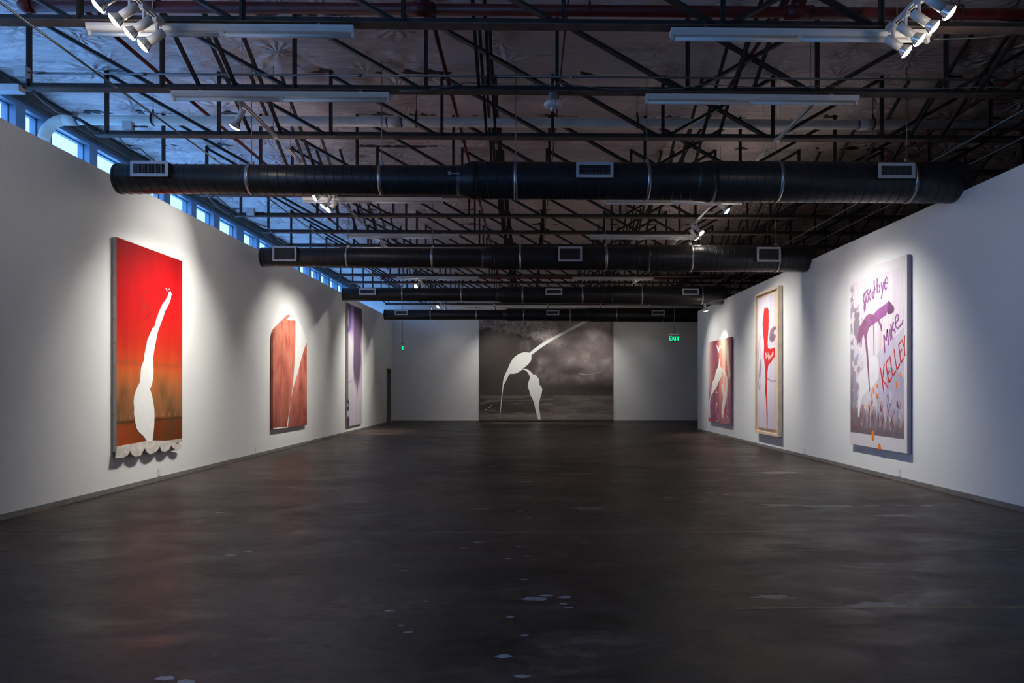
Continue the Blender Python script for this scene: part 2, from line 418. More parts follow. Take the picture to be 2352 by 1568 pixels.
# windows over the left partition, with unseen glazing added for blue daylight
panes = [(9.28, 9.64), (9.83, 10.18), (10.37, 11.25), (11.45, 12.36), (12.58, 13.51), (13.76, 14.62), (14.84, 15.64), (15.95, 16.87), (17.30, 18.10)]
y = 9.09
while y - 0.88 > YB + 0.2:
    panes.insert(0, (y - 0.88, y)); y -= 1.08
y = 18.30
while y + 0.86 < YF - 0.1:
    panes.append((y, y + 0.86)); y += 1.08
for i, (a, b) in enumerate(panes):
    wi = structure(empty('window_%d' % (i + 1), (XW - 0.15, (a + b) / 2, SILL)))
    g = (panes[i+1][0] - b) / 2 if i + 1 < len(panes) else 0.1
    g0 = (a - panes[i-1][1]) / 2 if i else 0.1
    y0, y1 = a - g0 - (a+b)/2, b + g - (a+b)/2; z1 = HEAD - SILL; pa, pb = a - (a+b)/2, b - (a+b)/2
    fr = MB()
    for q0, q1, zz0, zz1 in ((y0, pa, 0, z1), (pb, y1, 0, z1), (pa, pb, 0, 0.07), (pa, pb, z1 - 0.075, z1)):
        fr.box(-0.10, 0.10, q0, q1, zz0, zz1)
    # slimmer sash set back inside the frame
    for q0, q1, zz0, zz1 in ((pa, pa + 0.018, 0.07, z1 - 0.075), (pb - 0.018, pb, 0.07, z1 - 0.075), (pa, pb, z1 - 0.095, z1 - 0.075)):
        fr.box(-0.06, 0.0, q0, q1, zz0, zz1)
    fr.build('window_frame', M['frame_skylit'], wi)
    MB().box(-0.035, -0.029, pa, pb, 0.07, z1 - 0.08).build('window_pane', M['glass'], wi)

# roof deck and the wrinkled vinyl-faced insulation under it
structure(MB().box(XW - 0.3, XE + 0.3, YB - 0.3, YF + 0.3, 6.0, 6.2).build('roof_deck', M['darkwall']))
JY = [6.36 + 1.42 * i for i in range(16)]
st = 0.075
gx = np.arange(XW, XE + st, st); gy = np.arange(3.0, YF + st, st)
GX, GY = np.meshgrid(gx, gy)
ph = (GY - JY[0]) / 1.42; ph = ph - np.round(ph)
Hh = ZC - 0.055 * np.cos(math.pi * ph) * (0.6 + 0.8 * fbm(GX * 0.5, GY * 0.5, 3)) + 0.045
Hh += 0.035 * (fbm(GX * 1.2, GY * 2.6, 9, 3) - 0.5)
Hh += 0.030 * np.exp(-(ph * 1.42 / 0.05) ** 2)
for yy in np.arange(3.2, YF, 0.62):
    for xx in np.arange(XW + 0.2, XE, 0.78):
        px, py = xx + random.uniform(-.28, .28), yy + random.uniform(-.2, .2)
        i0, i1 = int((px - 0.6 - gx[0]) / st), int((px + 0.6 - gx[0]) / st); j0, j1 = int((py - 0.6 - gy[0]) / st), int((py + 0.6 - gy[0]) / st)
        i0, j0 = max(i0, 0), max(j0, 0)
        sx, sy = GX[j0:j1, i0:i1] - px, GY[j0:j1, i0:i1] - py
        if sx.size == 0: continue
        d2 = np.hypot(sx, sy); an = np.arctan2(sy, sx); am = random.uniform(0.3, 1.0)
        Hh[j0:j1, i0:i1] += am * (0.055 * np.exp(-(d2 / 0.15) ** 2) + 0.030 * np.exp(-(d2 / 0.28) ** 2) * np.sin(an * random.choice((5, 7, 9)) + random.random() * 6) * np.minimum(1, d2 / 0.1))
ny, nx = GX.shape
V = np.stack([GX, GY, Hh], -1).reshape(-1, 3)
idx = np.arange(nx * ny).reshape(ny, nx)
Fq = np.stack([idx[:-1, :-1], idx[1:, :-1], idx[1:, 1:], idx[:-1, 1:]], -1).reshape(-1, 4)
me = bpy.data.meshes.new('ceiling'); me.from_pydata(V.tolist(), [], Fq.tolist())
me.polygons.foreach_set('use_smooth', [True] * len(Fq)); me.update()
ce = structure(link('ceiling', me, M['vinyl']))
structure(MB().box(XW, XE, YB, 3.05, ZC + 0.02, ZC + 0.06).build('ceiling_back', M['vinyl']))

# ------------------------------------------------------------------ roof trusses
XV = [-5.63 + 1.49 * i for i in range(12)]      # panel points; the sixth panel is the middle one
x_end0, x_end1 = -5.76, XV[-1] + 0.13
tw = 0.05
def bar_mesh(p, q, w=0.038): 
    m = MB(); m.angle(p, q, w, 0.010, (0, 1, 0), 1); m.angle(p, q, w, 0.010, (0, 1, 0), -1); return m.mesh('bar')
zb, zt = 0.045, ZC - ZJ - 0.01
chord_lo = MB()
chord_lo.box(x_end0, x_end1, -0.062, 0.062, 0.0, 0.010); lo_me = chord_lo.mesh('chord_flange')
ws = MB(); ws.box(x_end0, x_end1, -0.016, -0.006, 0.010, 0.072); ws.box(x_end0, x_end1, 0.006, 0.016, 0.010, 0.072); web_me = ws.mesh('chord_web')
tc_ = MB(); tc_.box(XW + 0.02, 2 * 2.565 - XW, -0.055, 0.055, zt + 0.035, zt + 0.047); tc_.box(XW + 0.02, 2 * 2.565 - XW, -0.012, 0.012, zt + 0.047, zt + 0.1); top_me = tc_.mesh('top_chord')
vert_me = [bar_mesh((x, 0, 0.03), (x, 0, zt + 0.03)) for x in XV]
diag = []
for i in range(11):
    a, b = XV[i], XV[i+1]
    if i <= 5: diag.append(((a + 0.02, 0, zt - 0.02), (b - 0.06, 0, 0.04)))
    if i >= 5: diag.append(((a + 0.06, 0, 0.04), (b - 0.02, 0, zt - 0.02)))
diag.append(((XW + 0.1, 0, zt - 0.03), (XV[0] - 0.05, 0, 0.04))); diag.append(((2*2.565 - XW - 0.1, 0, zt - 0.03), (XV[-1] + 0.05, 0, 0.04)))
diag_me = [bar_mesh(p, q, 0.042) for p, q in diag]
BX = [-3.72, -3.31, -0.56, -0.44, 2.36, 2.58, 5.19, 5.62, 8.3]
br_me = []
for k, x in enumerate(BX):
    m = MB(); m.bar((x, 0.02, 0.05), (x, -1.40, zt - 0.02), 0.036, 0.036, (1, 0, 0)); br_me.append(m.mesh('brace'))
for j, Y in enumerate(JY):
    t = empty('roof_truss', (0, Y, ZJ))
    tag(t, 'dark steel roof truss crossing the ceiling, %s from the camera' % ORD[j], 'roof truss', 'roof trusses under the insulation')
    lo = link('bottom_chord', lo_me, M['rust'], t); link('chord_web', web_me, M['steel'], lo)
    link('top_chord', top_me, M['steel'], t)
    for me in vert_me: link('web_vertical', me, M['steel'], t)
    for me in diag_me: link('web_diagonal', me, M['steel'], t)
    if j:
        for me in br_me: link('cross_brace', me, M['steel'], t)

# ------------------------------------------------------------------ spiral ducts
def ring_tube(xs, rs, n=36):
    m = MB(); v = []
    for x, r in zip(xs, rs): v += [(x, r*math.cos(2*math.pi*k/n), r*math.sin(2*math.pi*k/n)) for k in range(n)]
    m.add(v, [(i*n+k, i*n+(k+1) % n, (i+1)*n+(k+1) % n, (i+1)*n+k) for i in range(len(xs)-1) for k in range(n)], True)
    return m
def helix(x0, x1, r, pitch=0.118):
    turns = (x1 - x0) / pitch; n = int(turns * 22); pts = []
    for i in range(n + 1):
        a = 2*math.pi*turns*i/n; pts.append((x0 + (x1-x0)*i/n, r*math.cos(a), r*math.sin(a)))
    return MB().tube(pts, 0.006, 4)
names = ['nearest', 'second', 'third', 'farthest']
regs = {0: [(-4.75, .195), (.84, .195), (4.66, .195)], 1: [(-4.75, .29), (.82, .29), (4.72, .29)], 2: [(-4.53, .18), (.73, .18), (4.60, .18)], 3: [(-4.62, .18), (.90, .18), (4.75, .18)]}
side_word = ['left', 'middle', 'right']
for j, (Yd, Zd, x_end) in enumerate(((8.9, 4.10, XR + 0.09), (13.65, 4.00, XR + 0.09), (19.6, 4.075, XR + 0.09), (25.2, 4.10, 11.8))):
    t = empty('air_duct', (0, Yd, Zd))
    tag(t, 'black spiral air duct hung below the trusses, %s of the four' % (names[j] + (' from the camera' if j in (1, 2) else '')), 'air duct', 'spiral ducts crossing the gallery')
    xa, xb = -0.85, 2.25
    r1, r2, r3 = 0.187, 0.237, 0.262
    for (p, q, r) in ((-5.27, xa, r1), (xa + 0.13, xb, r2), (xb + 0.10, x_end, r3)):
        sct = ring_tube([p, q], [r, r]).build('duct_section', M['duct'], t)
        helix(p + 0.02, q - 0.02, r).build('spiral_seam', M['seam'], sct)
    for (p, q, ra, rb) in ((xa - 0.01, xa + 0.14, r1, r2), (xb - 0.01, xb + 0.11, r2, r3)):
        ring_tube([p - 0.06, p - 0.06, p, q, q + 0.06, q + 0.06], [ra, ra + .006, ra + .006, rb + .006, rb + .006, rb]).build('reducer', M['duct'], t)
    cp = ring_tube([-5.285, -5.285, -5.285, -5.25, -5.25], [0.001, r1 - 0.02, r1 + 0.005, r1 + 0.005, r1]).build('end_cap', M['duct'], t)
    for x in (-3.58, -1.9, -0.16, 1.55, 3.25, 4.98):
        r = r1 if x < xa else (r2 if x < xb else r3)
        sp = ring_tube([x - .022, x - .022, x + .022, x + .022], [r + .001, r + .006, r + .006, r + .001]).build('strap', M['galv'], t)
        MB().tube([(x, 0, r + .005), (x, 0, ZC - Zd + 0.02)], 0.005, 6).build('hanger_rod', M['rod'], sp)
        MB().box(x - .025, x + .025, -.02, .02, r + .004, r + .05).build('strap_clamp', M['galv'], sp)
    for x, hh in regs[j]:
        r = r1 if x < xa else (r2 if x < xb else r3)
        W = 0.47; yf = -r - 0.075; zc = 0.05 if j != 1 else 0.02
        fr = MB(); b = 0.038
        fr.box(x - W/2, x + W/2, yf - .008, yf + .004, zc + hh/2 - b, zc + hh/2); fr.box(x - W/2, x + W/2, yf - .008, yf + .004, zc - hh/2, zc - hh/2 + b)
        fr.box(x - W/2, x - W/2 + b, yf - .008, yf + .004, zc - hh/2 + b, zc + hh/2 - b); fr.box(x + W/2 - b, x + W/2, yf - .008, yf + .004, zc - hh/2 + b, zc + hh/2 - b)
        rg = fr.build('register', M['register'], t)
        c = MB(); e = 0.008
        for q in ((x - W/2 + e, x + W/2 - e, zc + hh/2 - e - .01, zc + hh/2 - e), (x - W/2 + e, x + W/2 - e, zc - hh/2 + e, zc - hh/2 + e + .01), (x - W/2 + e, x - W/2 + e + .01, zc - hh/2 + e, zc + hh/2 - e), (x + W/2 - e - .01, x + W/2 - e, zc - hh/2 + e, zc + hh/2 - e)):
            c.box(q[0], q[1], yf + .004, -r * 0.55, q[2], q[3])
        c.build('register_collar', M['duct'], rg)
        lv = MB(); nb = 22
        for k in range(nb):
            xx = x - W/2 + b + (W - 2*b) * (k + .5) / nb
            lv.box(xx - .0028, xx + .0028, yf + .002, yf + .016, zc - hh/2 + b, zc + hh/2 - b)
        for k in range(1, 7):
            zz = zc - hh/2 + b + (hh - 2*b) * k / 7
            lv.box(x - W/2 + b, x + W/2 - b, yf + .018, yf + .026, zz - .0016, zz + .0016)
        lv.build('louvers', M['louver'], rg)
        MB().box(x - W/2 + .02, x + W/2 - .02, yf + .07, yf + .075, zc - hh/2 + .02, zc + hh/2 - .02).build('register_back', M['black'], rg)
    if j == 0:
        hd = MB().tube([(-1.0, -r1 - .002, .03), (-1.0, -r1 - .03, .03)], 0.022, 10).build('damper_handle', M['galv'], t)
        MB().bar((-1.0, -r1 - .03, .03), (-0.87, -r1 - .03, .02), .012, .006).build('damper_lever', M['galv'], hd)

# ------------------------------------------------------------------ unlit fluorescent strips under the trusses
tube_me = MB().tube([(-0.585, 0, -0.04), (0.585, 0, -0.04)], 0.019, 10).mesh('tube')
def make_strip():
    t = empty('strip_light')
    hs = MB(); prof = [(-.055, .055), (-.055, .03), (-.035, 0.0), (.035, 0.0), (.055, .03), (.055, .055)]
    n = len(prof); v = [(x, a, b) for x in (-1.22, 1.22) for a, b in prof]
    hs.add(v, [tuple(range(n)), tuple(range(n, 2*n))[::-1]] + [(i, n+i, n+(i+1) % n, (i+1) % n) for i in range(n)])
    hs.build('housing', M['white_metal'], t)
    for s in (-1, 1):
        link('lamp_tube', tube_me, M['lamp_tube'], t, (0.6 * s, 0, 0.015))
    for x in (-1.205, -0.012, 0.012, 1.205):
        MB().box(x - .012, x + .012, -.018, .018, -.042, 0.004).build('lamp_socket', M['white_metal'], t)
    for x in (-0.9, 0.9):
        MB().box(x - .015, x + .015, -.05, .05, 0.055, 0.072).build('mounting_bracket', M['galv'], t)
    return t
def copy_tree(o, parent=None):
    c = o.copy(); COL.objects.link(c); c.parent = parent
    for ch in list(o.children): copy_tree(ch, c)
    return c
strips = [(0, -2.83), (0, 2.55), (1, -2.79), (1, 2.56), (4, -2.72), (4, 2.56), (6, -2.72), (6, 2.56), (7, -2.72), (7, 2.56), (10, -2.72), (10, 2.56), (15, -1.9), (15, 2.7)]
proto = make_strip()
for k, (j, x) in enumerate(strips):
    t = proto if k == 0 else copy_tree(proto)
    t.location = (x, JY[j] + 0.0, ZJ - 0.073)
    tag(t, 'unlit white fluorescent strip under the %s roof truss, %s side' % (ORD[j], 'left' if x < 0 else 'right'), 'strip light', 'unlit fluorescent strips')

# ------------------------------------------------------------------ tracks and spotlights
TX = 3.34; TZ = ZJ - 0.04
tracks = {}
seg = [(4.2, 6.28), (7.87, 9.15), (9.5, 11.95), (12.15, 13.9), (14.98, 16.2), (17.4, 19.1), (20.66, 22.2), (23.5, 26.1)]
for sgn, word in ((-1, 'left'), (1, 'right')):
    for k, (a, b) in enumerate(seg):
        t = empty('light_track', (sgn * TX, (a + b) / 2, TZ)); L = (b - a) / 2
        m = MB(); m.box(-.02, .02, -L, L, 0.004, 0.022); m.box(-.02, -.010, -L, L, -.008, .004); m.box(.010, .02, -L, L, -.008, .004)
        m.build('rail', M['white_metal'], t)
        MB().box(-.008, .008, -L + .01, L - .01, -.002, 0.004).build('rail_slot', M['black'], t)
        MB().box(-.03, .03, L - .09, L, -.012, 0.03).build('feed_box', M['white_metal'], t)
        for yy in (-L + .15, L - .15): MB().tube([(0, yy, .02), (0, yy, ZC - TZ + 0.03)], .004, 6).build('support_rod', M['rod'], t)
        tag(t, 'grey lighting track over the %s wall, %s from the camera' % (word, ORD[k]), 'light track', 'lighting tracks')
ad_me = MB().box(-.018, .018, -.05, .05, -.042, -.008).mesh('adapter')
stem_me = MB().box(-.010, .010, -.012, .012, -.150, -.042).mesh('stem')
def cone(zs, rs, n=24):
    m = MB(); v = []
    for z, r in zip(zs, rs): v += [(r*math.cos(2*math.pi*k/n), r*math.sin(2*math.pi*k/n), z) for k in range(n)]
    m.add(v, [(i*n+k, i*n+(k+1) % n, (i+1)*n+(k+1) % n, (i+1)*n+k) for i in range(len(zs)-1) for k in range(n)], True)
    return m
can_me = cone([-.075, -.075, -.07, .085, .085, .08], [.001, .03, .036, .036, .032, .03]).mesh('can')
refl_me = cone([.078, .085, .145, .150], [.028, .033, .060, .061]).mesh('refl')
lens_me = cone([.150, .162, .172, .176], [.061, .052, .030, .001]).mesh('lens')
def head(x, y, target, watts, deg, label, group, z=None, blend=1.0, adapter=True):
    z = TZ if z is None else z
    t = empty('track_spotlight', (x, y, z)); tag(t, label, 'spotlight', group)
    if adapter:
        link('track_adapter', ad_me, M['white_metal'], t); link('stem', stem_me, M['white_metal'], t)
    piv = Vector((0, 0, -.155 if adapter else 0)); d = (Vector(target) - (Vector((x, y, z)) + piv)).normalized()
    e = d.to_track_quat('Z', 'Y').to_euler()
    can = link('lamp_can', can_me, M['white_metal'], t, piv); can.rotation_euler = e
    lp = link('lamp_bulb', refl_me, M['reflector'], t, piv); lp.rotation_euler = e
    link('lamp_lens', lens_me, M['lens'], lp)
    ld = bpy.data.lights.new('spot_beam', 'SPOT'); ld.energy = watts * SPOT_W; ld.spot_size = R(deg); ld.spot_blend = blend
    ld.shadow_soft_size = 0.05; ld.color = (1.0, 0.965, 0.90)
    lo = bpy.data.objects.new('spot_beam', ld); COL.objects.link(lo); lo.parent = t
    lo.location = piv + d * 0.19; lo.rotation_euler = d.to_track_quat('-Z', 'Y').to_euler()
    pd = bpy.data.lights.new('bulb_spill', 'POINT'); pd.energy = 2.4; pd.shadow_soft_size = 0.05; pd.color = (1.0, 0.90, 0.80)   # light leaking sideways from the glass bulb
    po = bpy.data.objects.new('bulb_spill', pd); COL.objects.link(po); po.parent = t; po.location = piv + d * 0.24
    return t
g = 'track spotlights'
for k, y in enumerate((6.2, 5.99, 5.78, 5.56)):
    n = ['farthest from', 'second farthest from', 'second nearest to', 'nearest to'][k]
    head(-TX, y, (XL, y - 0.5, 2.6), 6, 34, 'white spotlight %s the camera on the near left track' % n, g)
    head(TX, y, (XR, y - 0.5, 2.6), 6, 34, 'white spotlight %s the camera on the near right track' % n, g)
LW = [(7.98, (9.0, 1.0), 20, 56, 'white spotlight shining alone before the nearest duct, left side'),
      (10.0, (10.0, 1.6), 160, 72, 'first of two white spotlights behind the nearest duct aimed at the red cloth'),
      (10.35, (10.9, 1.3), 165, 80, 'second of two white spotlights behind the nearest duct aimed at the red cloth'),
      (11.2, (10.5, 3.3), 75, 66, 'nearest of three white spotlights clustered just below the nearest duct, left side'),
      (11.5, (11.3, 1.4), 30, 78, 'middle of three white spotlights clustered just below the nearest duct, left side'),
      (11.82, (10.6, 2.0), 25, 72, 'last of three white spotlights clustered just below the nearest duct, left side'),
      (15.6, (15.4, 1.4), 150, 84, 'first of two white spotlights behind the second duct aimed at the rust panel'),
      (16.0, (16.6, 1.3), 150, 84, 'second of two white spotlights behind the second duct aimed at the rust panel'),
      (20.9, (17.2, 2.0), 60, 52, 'left white spotlight just above the third duct aimed at the rust panel'),
      (21.6, (21.5, 1.6), 150, 82, 'first of two white spotlights behind the third duct aimed at the purple canvas'),
      (22.0, (22.3, 1.4), 150, 82, 'second of two white spotlights behind the third duct aimed at the purple canvas'),
      (26.02, (23.2, 1.8), 70, 48, 'left white spotlight just above the farthest duct')]
for y, (ty, tz), wt, dg, lab in LW: head(-TX, y, (XL, ty, tz), wt, dg, lab, g)
RW = [(10.6, (10.5, 1.4), 140, 76, 'first of two white spotlights behind the nearest duct aimed at the lettered canvas'),
      (10.95, (11.2, 1.3), 140, 80, 'second of two white spotlights behind the nearest duct aimed at the lettered canvas'),
      (11.8, (11.0, 2.3), 25, 74, 'nearest right white spotlight seen just below the nearest duct'),
      (13.5, (11.8, 1.8), 30, 64, 'right white spotlight between the nearest and second ducts, dimmer of the pair'),
      (13.85, (15.0, 2.3), 60, 70, 'right white spotlight between the nearest and second ducts, brighter of the pair'),
      (15.5, (15.3, 1.5), 130, 82, 'first of two white spotlights behind the second duct aimed at the wood-framed canvas'),
      (15.9, (16.2, 1.3), 130, 82, 'second of two white spotlights behind the second duct aimed at the wood-framed canvas'),
      (20.9, (19.9, 1.8), 85, 70, 'brighter of two right white spotlights above the third duct'),
      (21.9, (19.9, 1.4), 85, 66, 'dimmer of two right white spotlights above the third duct')]
for y, (ty, tz), wt, dg, lab in RW: head(TX, y, (XR, ty, tz), wt, dg, lab, g)
a = head(4.95, 19.05, (XR, 19.7, 1.6), 80, 70, 'bright spotlight on a short arm at the right wall top, below the third duct', g, z=3.71, adapter=False)
MB().tube([(0.0, 0, 0.03), (0.3, 0.02, 0.14), (0.645, 0.03, 0.19)], 0.009, 8).build('support_arm', M['white_metal'], a)
for k, x in enumerate((-3.2, -1.3, 0.75, 2.8, 4.7)):
    head(x, 26.35, (x * 0.9 + 0.05, YF, 1.3), (10, 85, 105, 85, 10)[k], 90, '%s of five white spotlights aimed at the end wall' % ['leftmost', 'second from left', 'middle', 'second from right', 'rightmost'][k], g)
t = tag(empty('light_track', (0.75, 26.35, TZ)), 'grey lighting track running across the room before the end wall', 'light track', 'lighting tracks')
MB().box(-4.3, 4.3, -.02, .02, -.008, .022).build('rail', M['white_metal'], t)
for x in (-4.0, 0.0, 4.0): MB().tube([(x, 0, .02), (x, 0, ZC - TZ + 0.03)], .004, 6).build('support_rod', M['rod'], t)

# ------------------------------------------------------------------ sprinkler pipes, drain pipe, conduits, cables
def pipe_run(mb, p, q, r): return mb.tube([p, q], r, 14)
def main_pipe(Y, Z, x0, x1, lab, tees):
    t = tag(empty('sprinkler_main', (0, Y, Z)), lab, 'pipe', 'red sprinkler mains')
    MB().tube([(x0, 0, 0), (x1, 0, 0)], .052, 16).build('pipe_run', M['redpipe'], t)
    MB().tube([(x0 - .03, 0, 0), (x0, 0, 0), (x0 + .09, 0, 0)], [.045, .064, .064], 16).build('end_cap', M['redpipe'], t)
    for x in tees:
        m = MB(); m.tube([(x - .13, 0, 0), (x + .13, 0, 0)], .066, 16); m.tube([(x, 0, 0), (x, 0, .16)], .058, 14); m.tube([(x, 0, .1), (x, 0, .13)], .075, 14)
        te = m.build('tee_fitting', M['redpipe'], t)
        MB().tube([(x, 0, .12), (x, 0, ZC - Z + 0.05)], .042, 12).build('riser', M['redpipe'], te)
    for x in (-3.6, 0.6, 4.25):
        m = MB(); m.tube([(x + .005 * 0, .062 * math.sin(a), .062 * math.cos(a) + .02) for a in np.linspace(-2.6, 2.6, 13)], .009, 6); m.tube([(x, 0, .082), (x, 0, ZC - Z + 0.03)], .006, 6)
        m.build('clevis_hanger', M['black'], t)
main_pipe(6.66, 5.085, -4.87, 9.5, 'thick red sprinkler main along the nearest roof truss', (-1.04, 2.66))
main_pipe(22.75, 5.085, -4.87, 9.5, 'thick red sprinkler main seen beyond the second duct', (-1.04, 2.66))
for x, lab in ((-4.6, 'leftmost thin red sprinkler branch pipe running down the room'), (-1.02, 'thin red sprinkler branch pipe left of the middle, with couplings'), (2.62, 'thin red sprinkler branch pipe right of the middle, behind the crossed braces'), (6.15, 'rightmost thin red sprinkler branch pipe over the right partition')):
    t = tag(empty('sprinkler_branch', (x, 17, 5.32)), lab, 'pipe', 'red sprinkler branches')
    MB().tube([(0, -10.24, 0), (0, 5.60, 0)], .024, 10).build('pipe_run', M['redpipe'], t)
    for y in np.arange(-9.6, 5.5, 1.7):
        m = MB(); m.tube([(0, y - .05, 0), (0, y - .04, 0), (0, y + .04, 0), (0, y + .05, 0)], [.026, .036, .036, .026], 10)
        if int(round((y + 9.6) / 1.7)) % 2 == 0: m.tube([(0, y, 0), (0, y, .09)], .014, 8); m.tube([(0, y, .09), (0, y, .095), (0, y, .10)], [.028, .028, .01], 10)
        m.build('coupling', M['redpipe'], t)
t = tag(empty('sprinkler_drop_line', (0.40, 13, 5.2)), 'very thin red line down the room just right of the middle', 'pipe')
MB().tube([(0, -7.5, .1), (0, -2, .0), (0, 3, .02), (0, 9, 0)], .010, 8).build('pipe_run', M['redpipe'], t)

t = tag(empty('drain_pipe', (0, 9.55, 5.11)), 'long off-white plastic drain pipe bending down behind the left wall', 'pipe')
rp = .066
MB().tube([(-6.42, 0, 0), (10.5, 0, 0)], rp, 18).build('pipe_run', M['pvc'], t)
el = [(-6.40 - .30 * math.sin(a), 0, -.30 + .30 * math.cos(a)) for a in np.linspace(0, math.pi / 2, 9)]
MB().tube(el, rp + .008, 18).build('elbow', M['pvc'], t)
MB().tube([(-6.70, 0, -.28), (-6.70, 0, -2.2)], rp, 18).build('down_pipe', M['pvc'], t)
for x in (-6.33, -1.86, 4.75):
    cpl = MB().tube([(x - .09, 0, 0), (x + .09, 0, 0)], rp + .010, 18).build('pipe_coupling', M['pvc'], t)
    for s in (-1, 1): MB().tube([(x + s * .105 - .010, 0, 0), (x + s * .105 + .010, 0, 0)], rp + .002, 18).build('primer_ring', M['pvc_primer'], cpl)
MB().tube([(-6.70, 0, -.36), (-6.70, 0, -.40)], rp + .011, 18).build('primer_ring', M['pvc_primer'], t)
for x in (-5.2, -1.56, 1.53, 4.86):
    m = MB(); m.tube([(x, .075 * math.sin(a), .075 * math.cos(a) + .01) for a in np.linspace(-math.pi, math.pi, 17)], .011, 6); m.tube([(x, 0, .08), (x, 0, .15)], .014, 6); m.tube([(x, 0, .12), (x, 0, ZC - 5.11 + 0.03)], .005, 6)
    m.build('clevis_hanger', M['black'], t)

def conduit(name, pts, r, lab, cat='conduit', mat='rod', couplings=True, grp='metal conduits'):
    o = Vector(pts[0]); t = tag(empty(name, o), lab, cat, grp)
    MB().tube([Vector(p) - o for p in pts], r, 8).build('run', M[mat], t)
    if couplings:
        a, b = Vector(pts[0]), Vector(pts[-1]); L = (b - a).length; d = (b - a).normalized()
        for s in np.arange(1.2, L, 2.4):
            c = d * s; MB().tube([c - d * .03, c + d * .03], r * 1.5, 8).build('coupling', M[mat], t)
    return t
conduit('conduit', [(-4.56, 4.0, ZJ - .03), (-4.56, 27.5, ZJ - .03)], .011, 'thin metal conduit running down the room under the left truss ends')
conduit('conduit', [(-5.5, 7.70, 4.91), (9.5, 7.70, 4.91)], .012, 'thin metal conduit running across just above the second truss chord')
conduit('conduit', [(5.94, 7.0, 4.73), (5.94, 27.5, 4.73)], .014, 'grey conduit running down the room above the right partition')
conduit('conduit', [(6.6, 7.0, 4.74), (6.6, 27.5, 4.74)], .014, 'outer grey conduit to the right of the right partition')
def cable(pts, r, lab, sag=0.05):
    P = []; 
    for a, b in zip(pts, pts[1:]):
        a, b = Vector(a), Vector(b)
        for k in range(8):
            s = k / 8; q = a.lerp(b, s); q.z -= 4 * sag * s * (1 - s) * (0.5 + random.random() * .2); P.append(q)
    P.append(Vector(pts[-1])); o = P[0].copy()
    t = tag(empty('cable', o), lab, 'cable', 'loose cables'); MB().tube([p - o for p in P], r, 6).build('run', M['cable'], t)
cable([(-1.45, 7.72, 4.75), (-.7, 7.74, 4.86), (.4, 7.74, 4.86), (1.3, 7.74, 4.80), (2.0, 7.74, 4.86), (3.4, 7.74, 4.85), (5.2, 7.74, 4.85), (8, 7.74, 4.86)], .007, 'grey cable drooping along the second roof truss')
cable([(-5.6, 7.8, 4.75), (-5.9, 9.0, 4.95), (-5.6, 9.25, 4.80)], .009, 'loose cable between the second and third truss at the left wall', .12)
cable([(-5.5, 9.25, 4.78), (-5.75, 10.2, 4.95), (-5.6, 11.9, 4.80), (-5.8, 13.4, 4.8)], .010, 'loose cable beyond the third truss at the left wall', .12)
cable([(-5.2, 11.0, 4.62), (-5.6, 12.3, 4.85), (-5.5, 14.5, 4.80), (-5.7, 16.5, 4.85)], .012, 'tangled cable beyond the nearest duct at the left wall', .15)
cable([(3.84, 6.40, 4.70), (4.6, 6.40, 4.75)], .006, 'short grey cable at the end of the near right fluorescent strip', .02)
for (x, y, z, s, lab) in ((-5.28, 9.12, 4.86, .058, 'grey junction box on the left end of the third truss'), (-5.60, 7.66, 4.90, .06, 'small junction box on the left end of the second truss'), (-5.4, 13.40, 4.83, .07, 'pale junction box on a truss end between the nearest and second ducts')):
    t = tag(empty('junction_box', (x, y, z - s)), lab, 'junction box', 'electrical boxes')
    MB().box(-s, s, -.045, .03, 0.004, 2*s - .004).build('box_body', M['register'], t); MB().box(-s - .004, s + .004, -.052, -.044, 0, 2*s).build('cover', M['register'], t)
    MB().tube([(s, 0, s), (s + .18, 0, s)], .011, 8).build('conduit_stub', M['rod'], t)
t = tag(empty('wire_trough', (-5.95, 7.72, 4.70)), 'short grey sheet-metal trough at the left end of the second truss', 'trough')
MB().box(-.42, .0, -.06, .05, 0, .075).build('trough_body', M['register'], t); MB().box(.005, .30, -.06, .05, 0, .075).build('trough_lid', M['register'], t)
# fire alarm strobe under the second truss
t = tag(empty('alarm_strobe', (0.285, 7.78, 4.54)), 'white saucer-shaped fire alarm strobe hanging under the second truss', 'alarm')
m = cone([.22, .12, .12], [.052, .052, .02]); m.build('mount', M['cable'], t)
m = cone([.13, .125, .095, .07, .06, .058], [.05, .085, .105, .095, .06, .001], 28); m.build('dish', M['plate'], t)
m = cone([.06, .03, .015, .008], [.03, .032, .02, .001], 16); m.build('strobe_dome', M['galv'], t)
M['alarm_red'] = plain('red_print', (0.5, 0.02, 0.02, 1), 0.5)
tx = link('lettering', text_mesh('FIRE', .042, 'lettering'), M['alarm_red'], t, (0, -.102, .092)); tx.rotation_euler = (R(110), 0, 0)

# exit signs
def exit_sign(x, y, z, rz, ztop, lab):
    t = tag(empty('exit_sign', (x, y, z), rz), lab, 'exit sign', 'hanging exit signs')
    MB().tube([(0, 0, .27), (.015, 0, .6), (.01, 0, ztop - z)], .007, 8).build('stem', M['rod'], t)
    cone([.285, .27, .262], [.03, .065, .065], 14).build('canopy', M['black'], t)
    MB().box(-.155, .155, -.03, .03, .205, .262).build('housing', M['register'], t)
    MB().box(-.15, .15, -.006, .006, 0, .205).build('panel', M['acrylic'], t)
    for s, r_ in ((-1, 0), (1, math.pi)):
        tm = link('lettering', text_mesh('EXIT', .185, 'lettering'), M['exit_green'], t, (0, s * .009, .10)); tm.rotation_euler = (R(90), 0, r_)
exit_sign(4.78, 22.3, 2.92, R(14), ZC, 'green exit sign facing the camera, hung near the right partition')
exit_sign(-4.72, 25.75, 2.80, R(94), ZC, 'green exit sign seen edge-on, hung near the far left door')

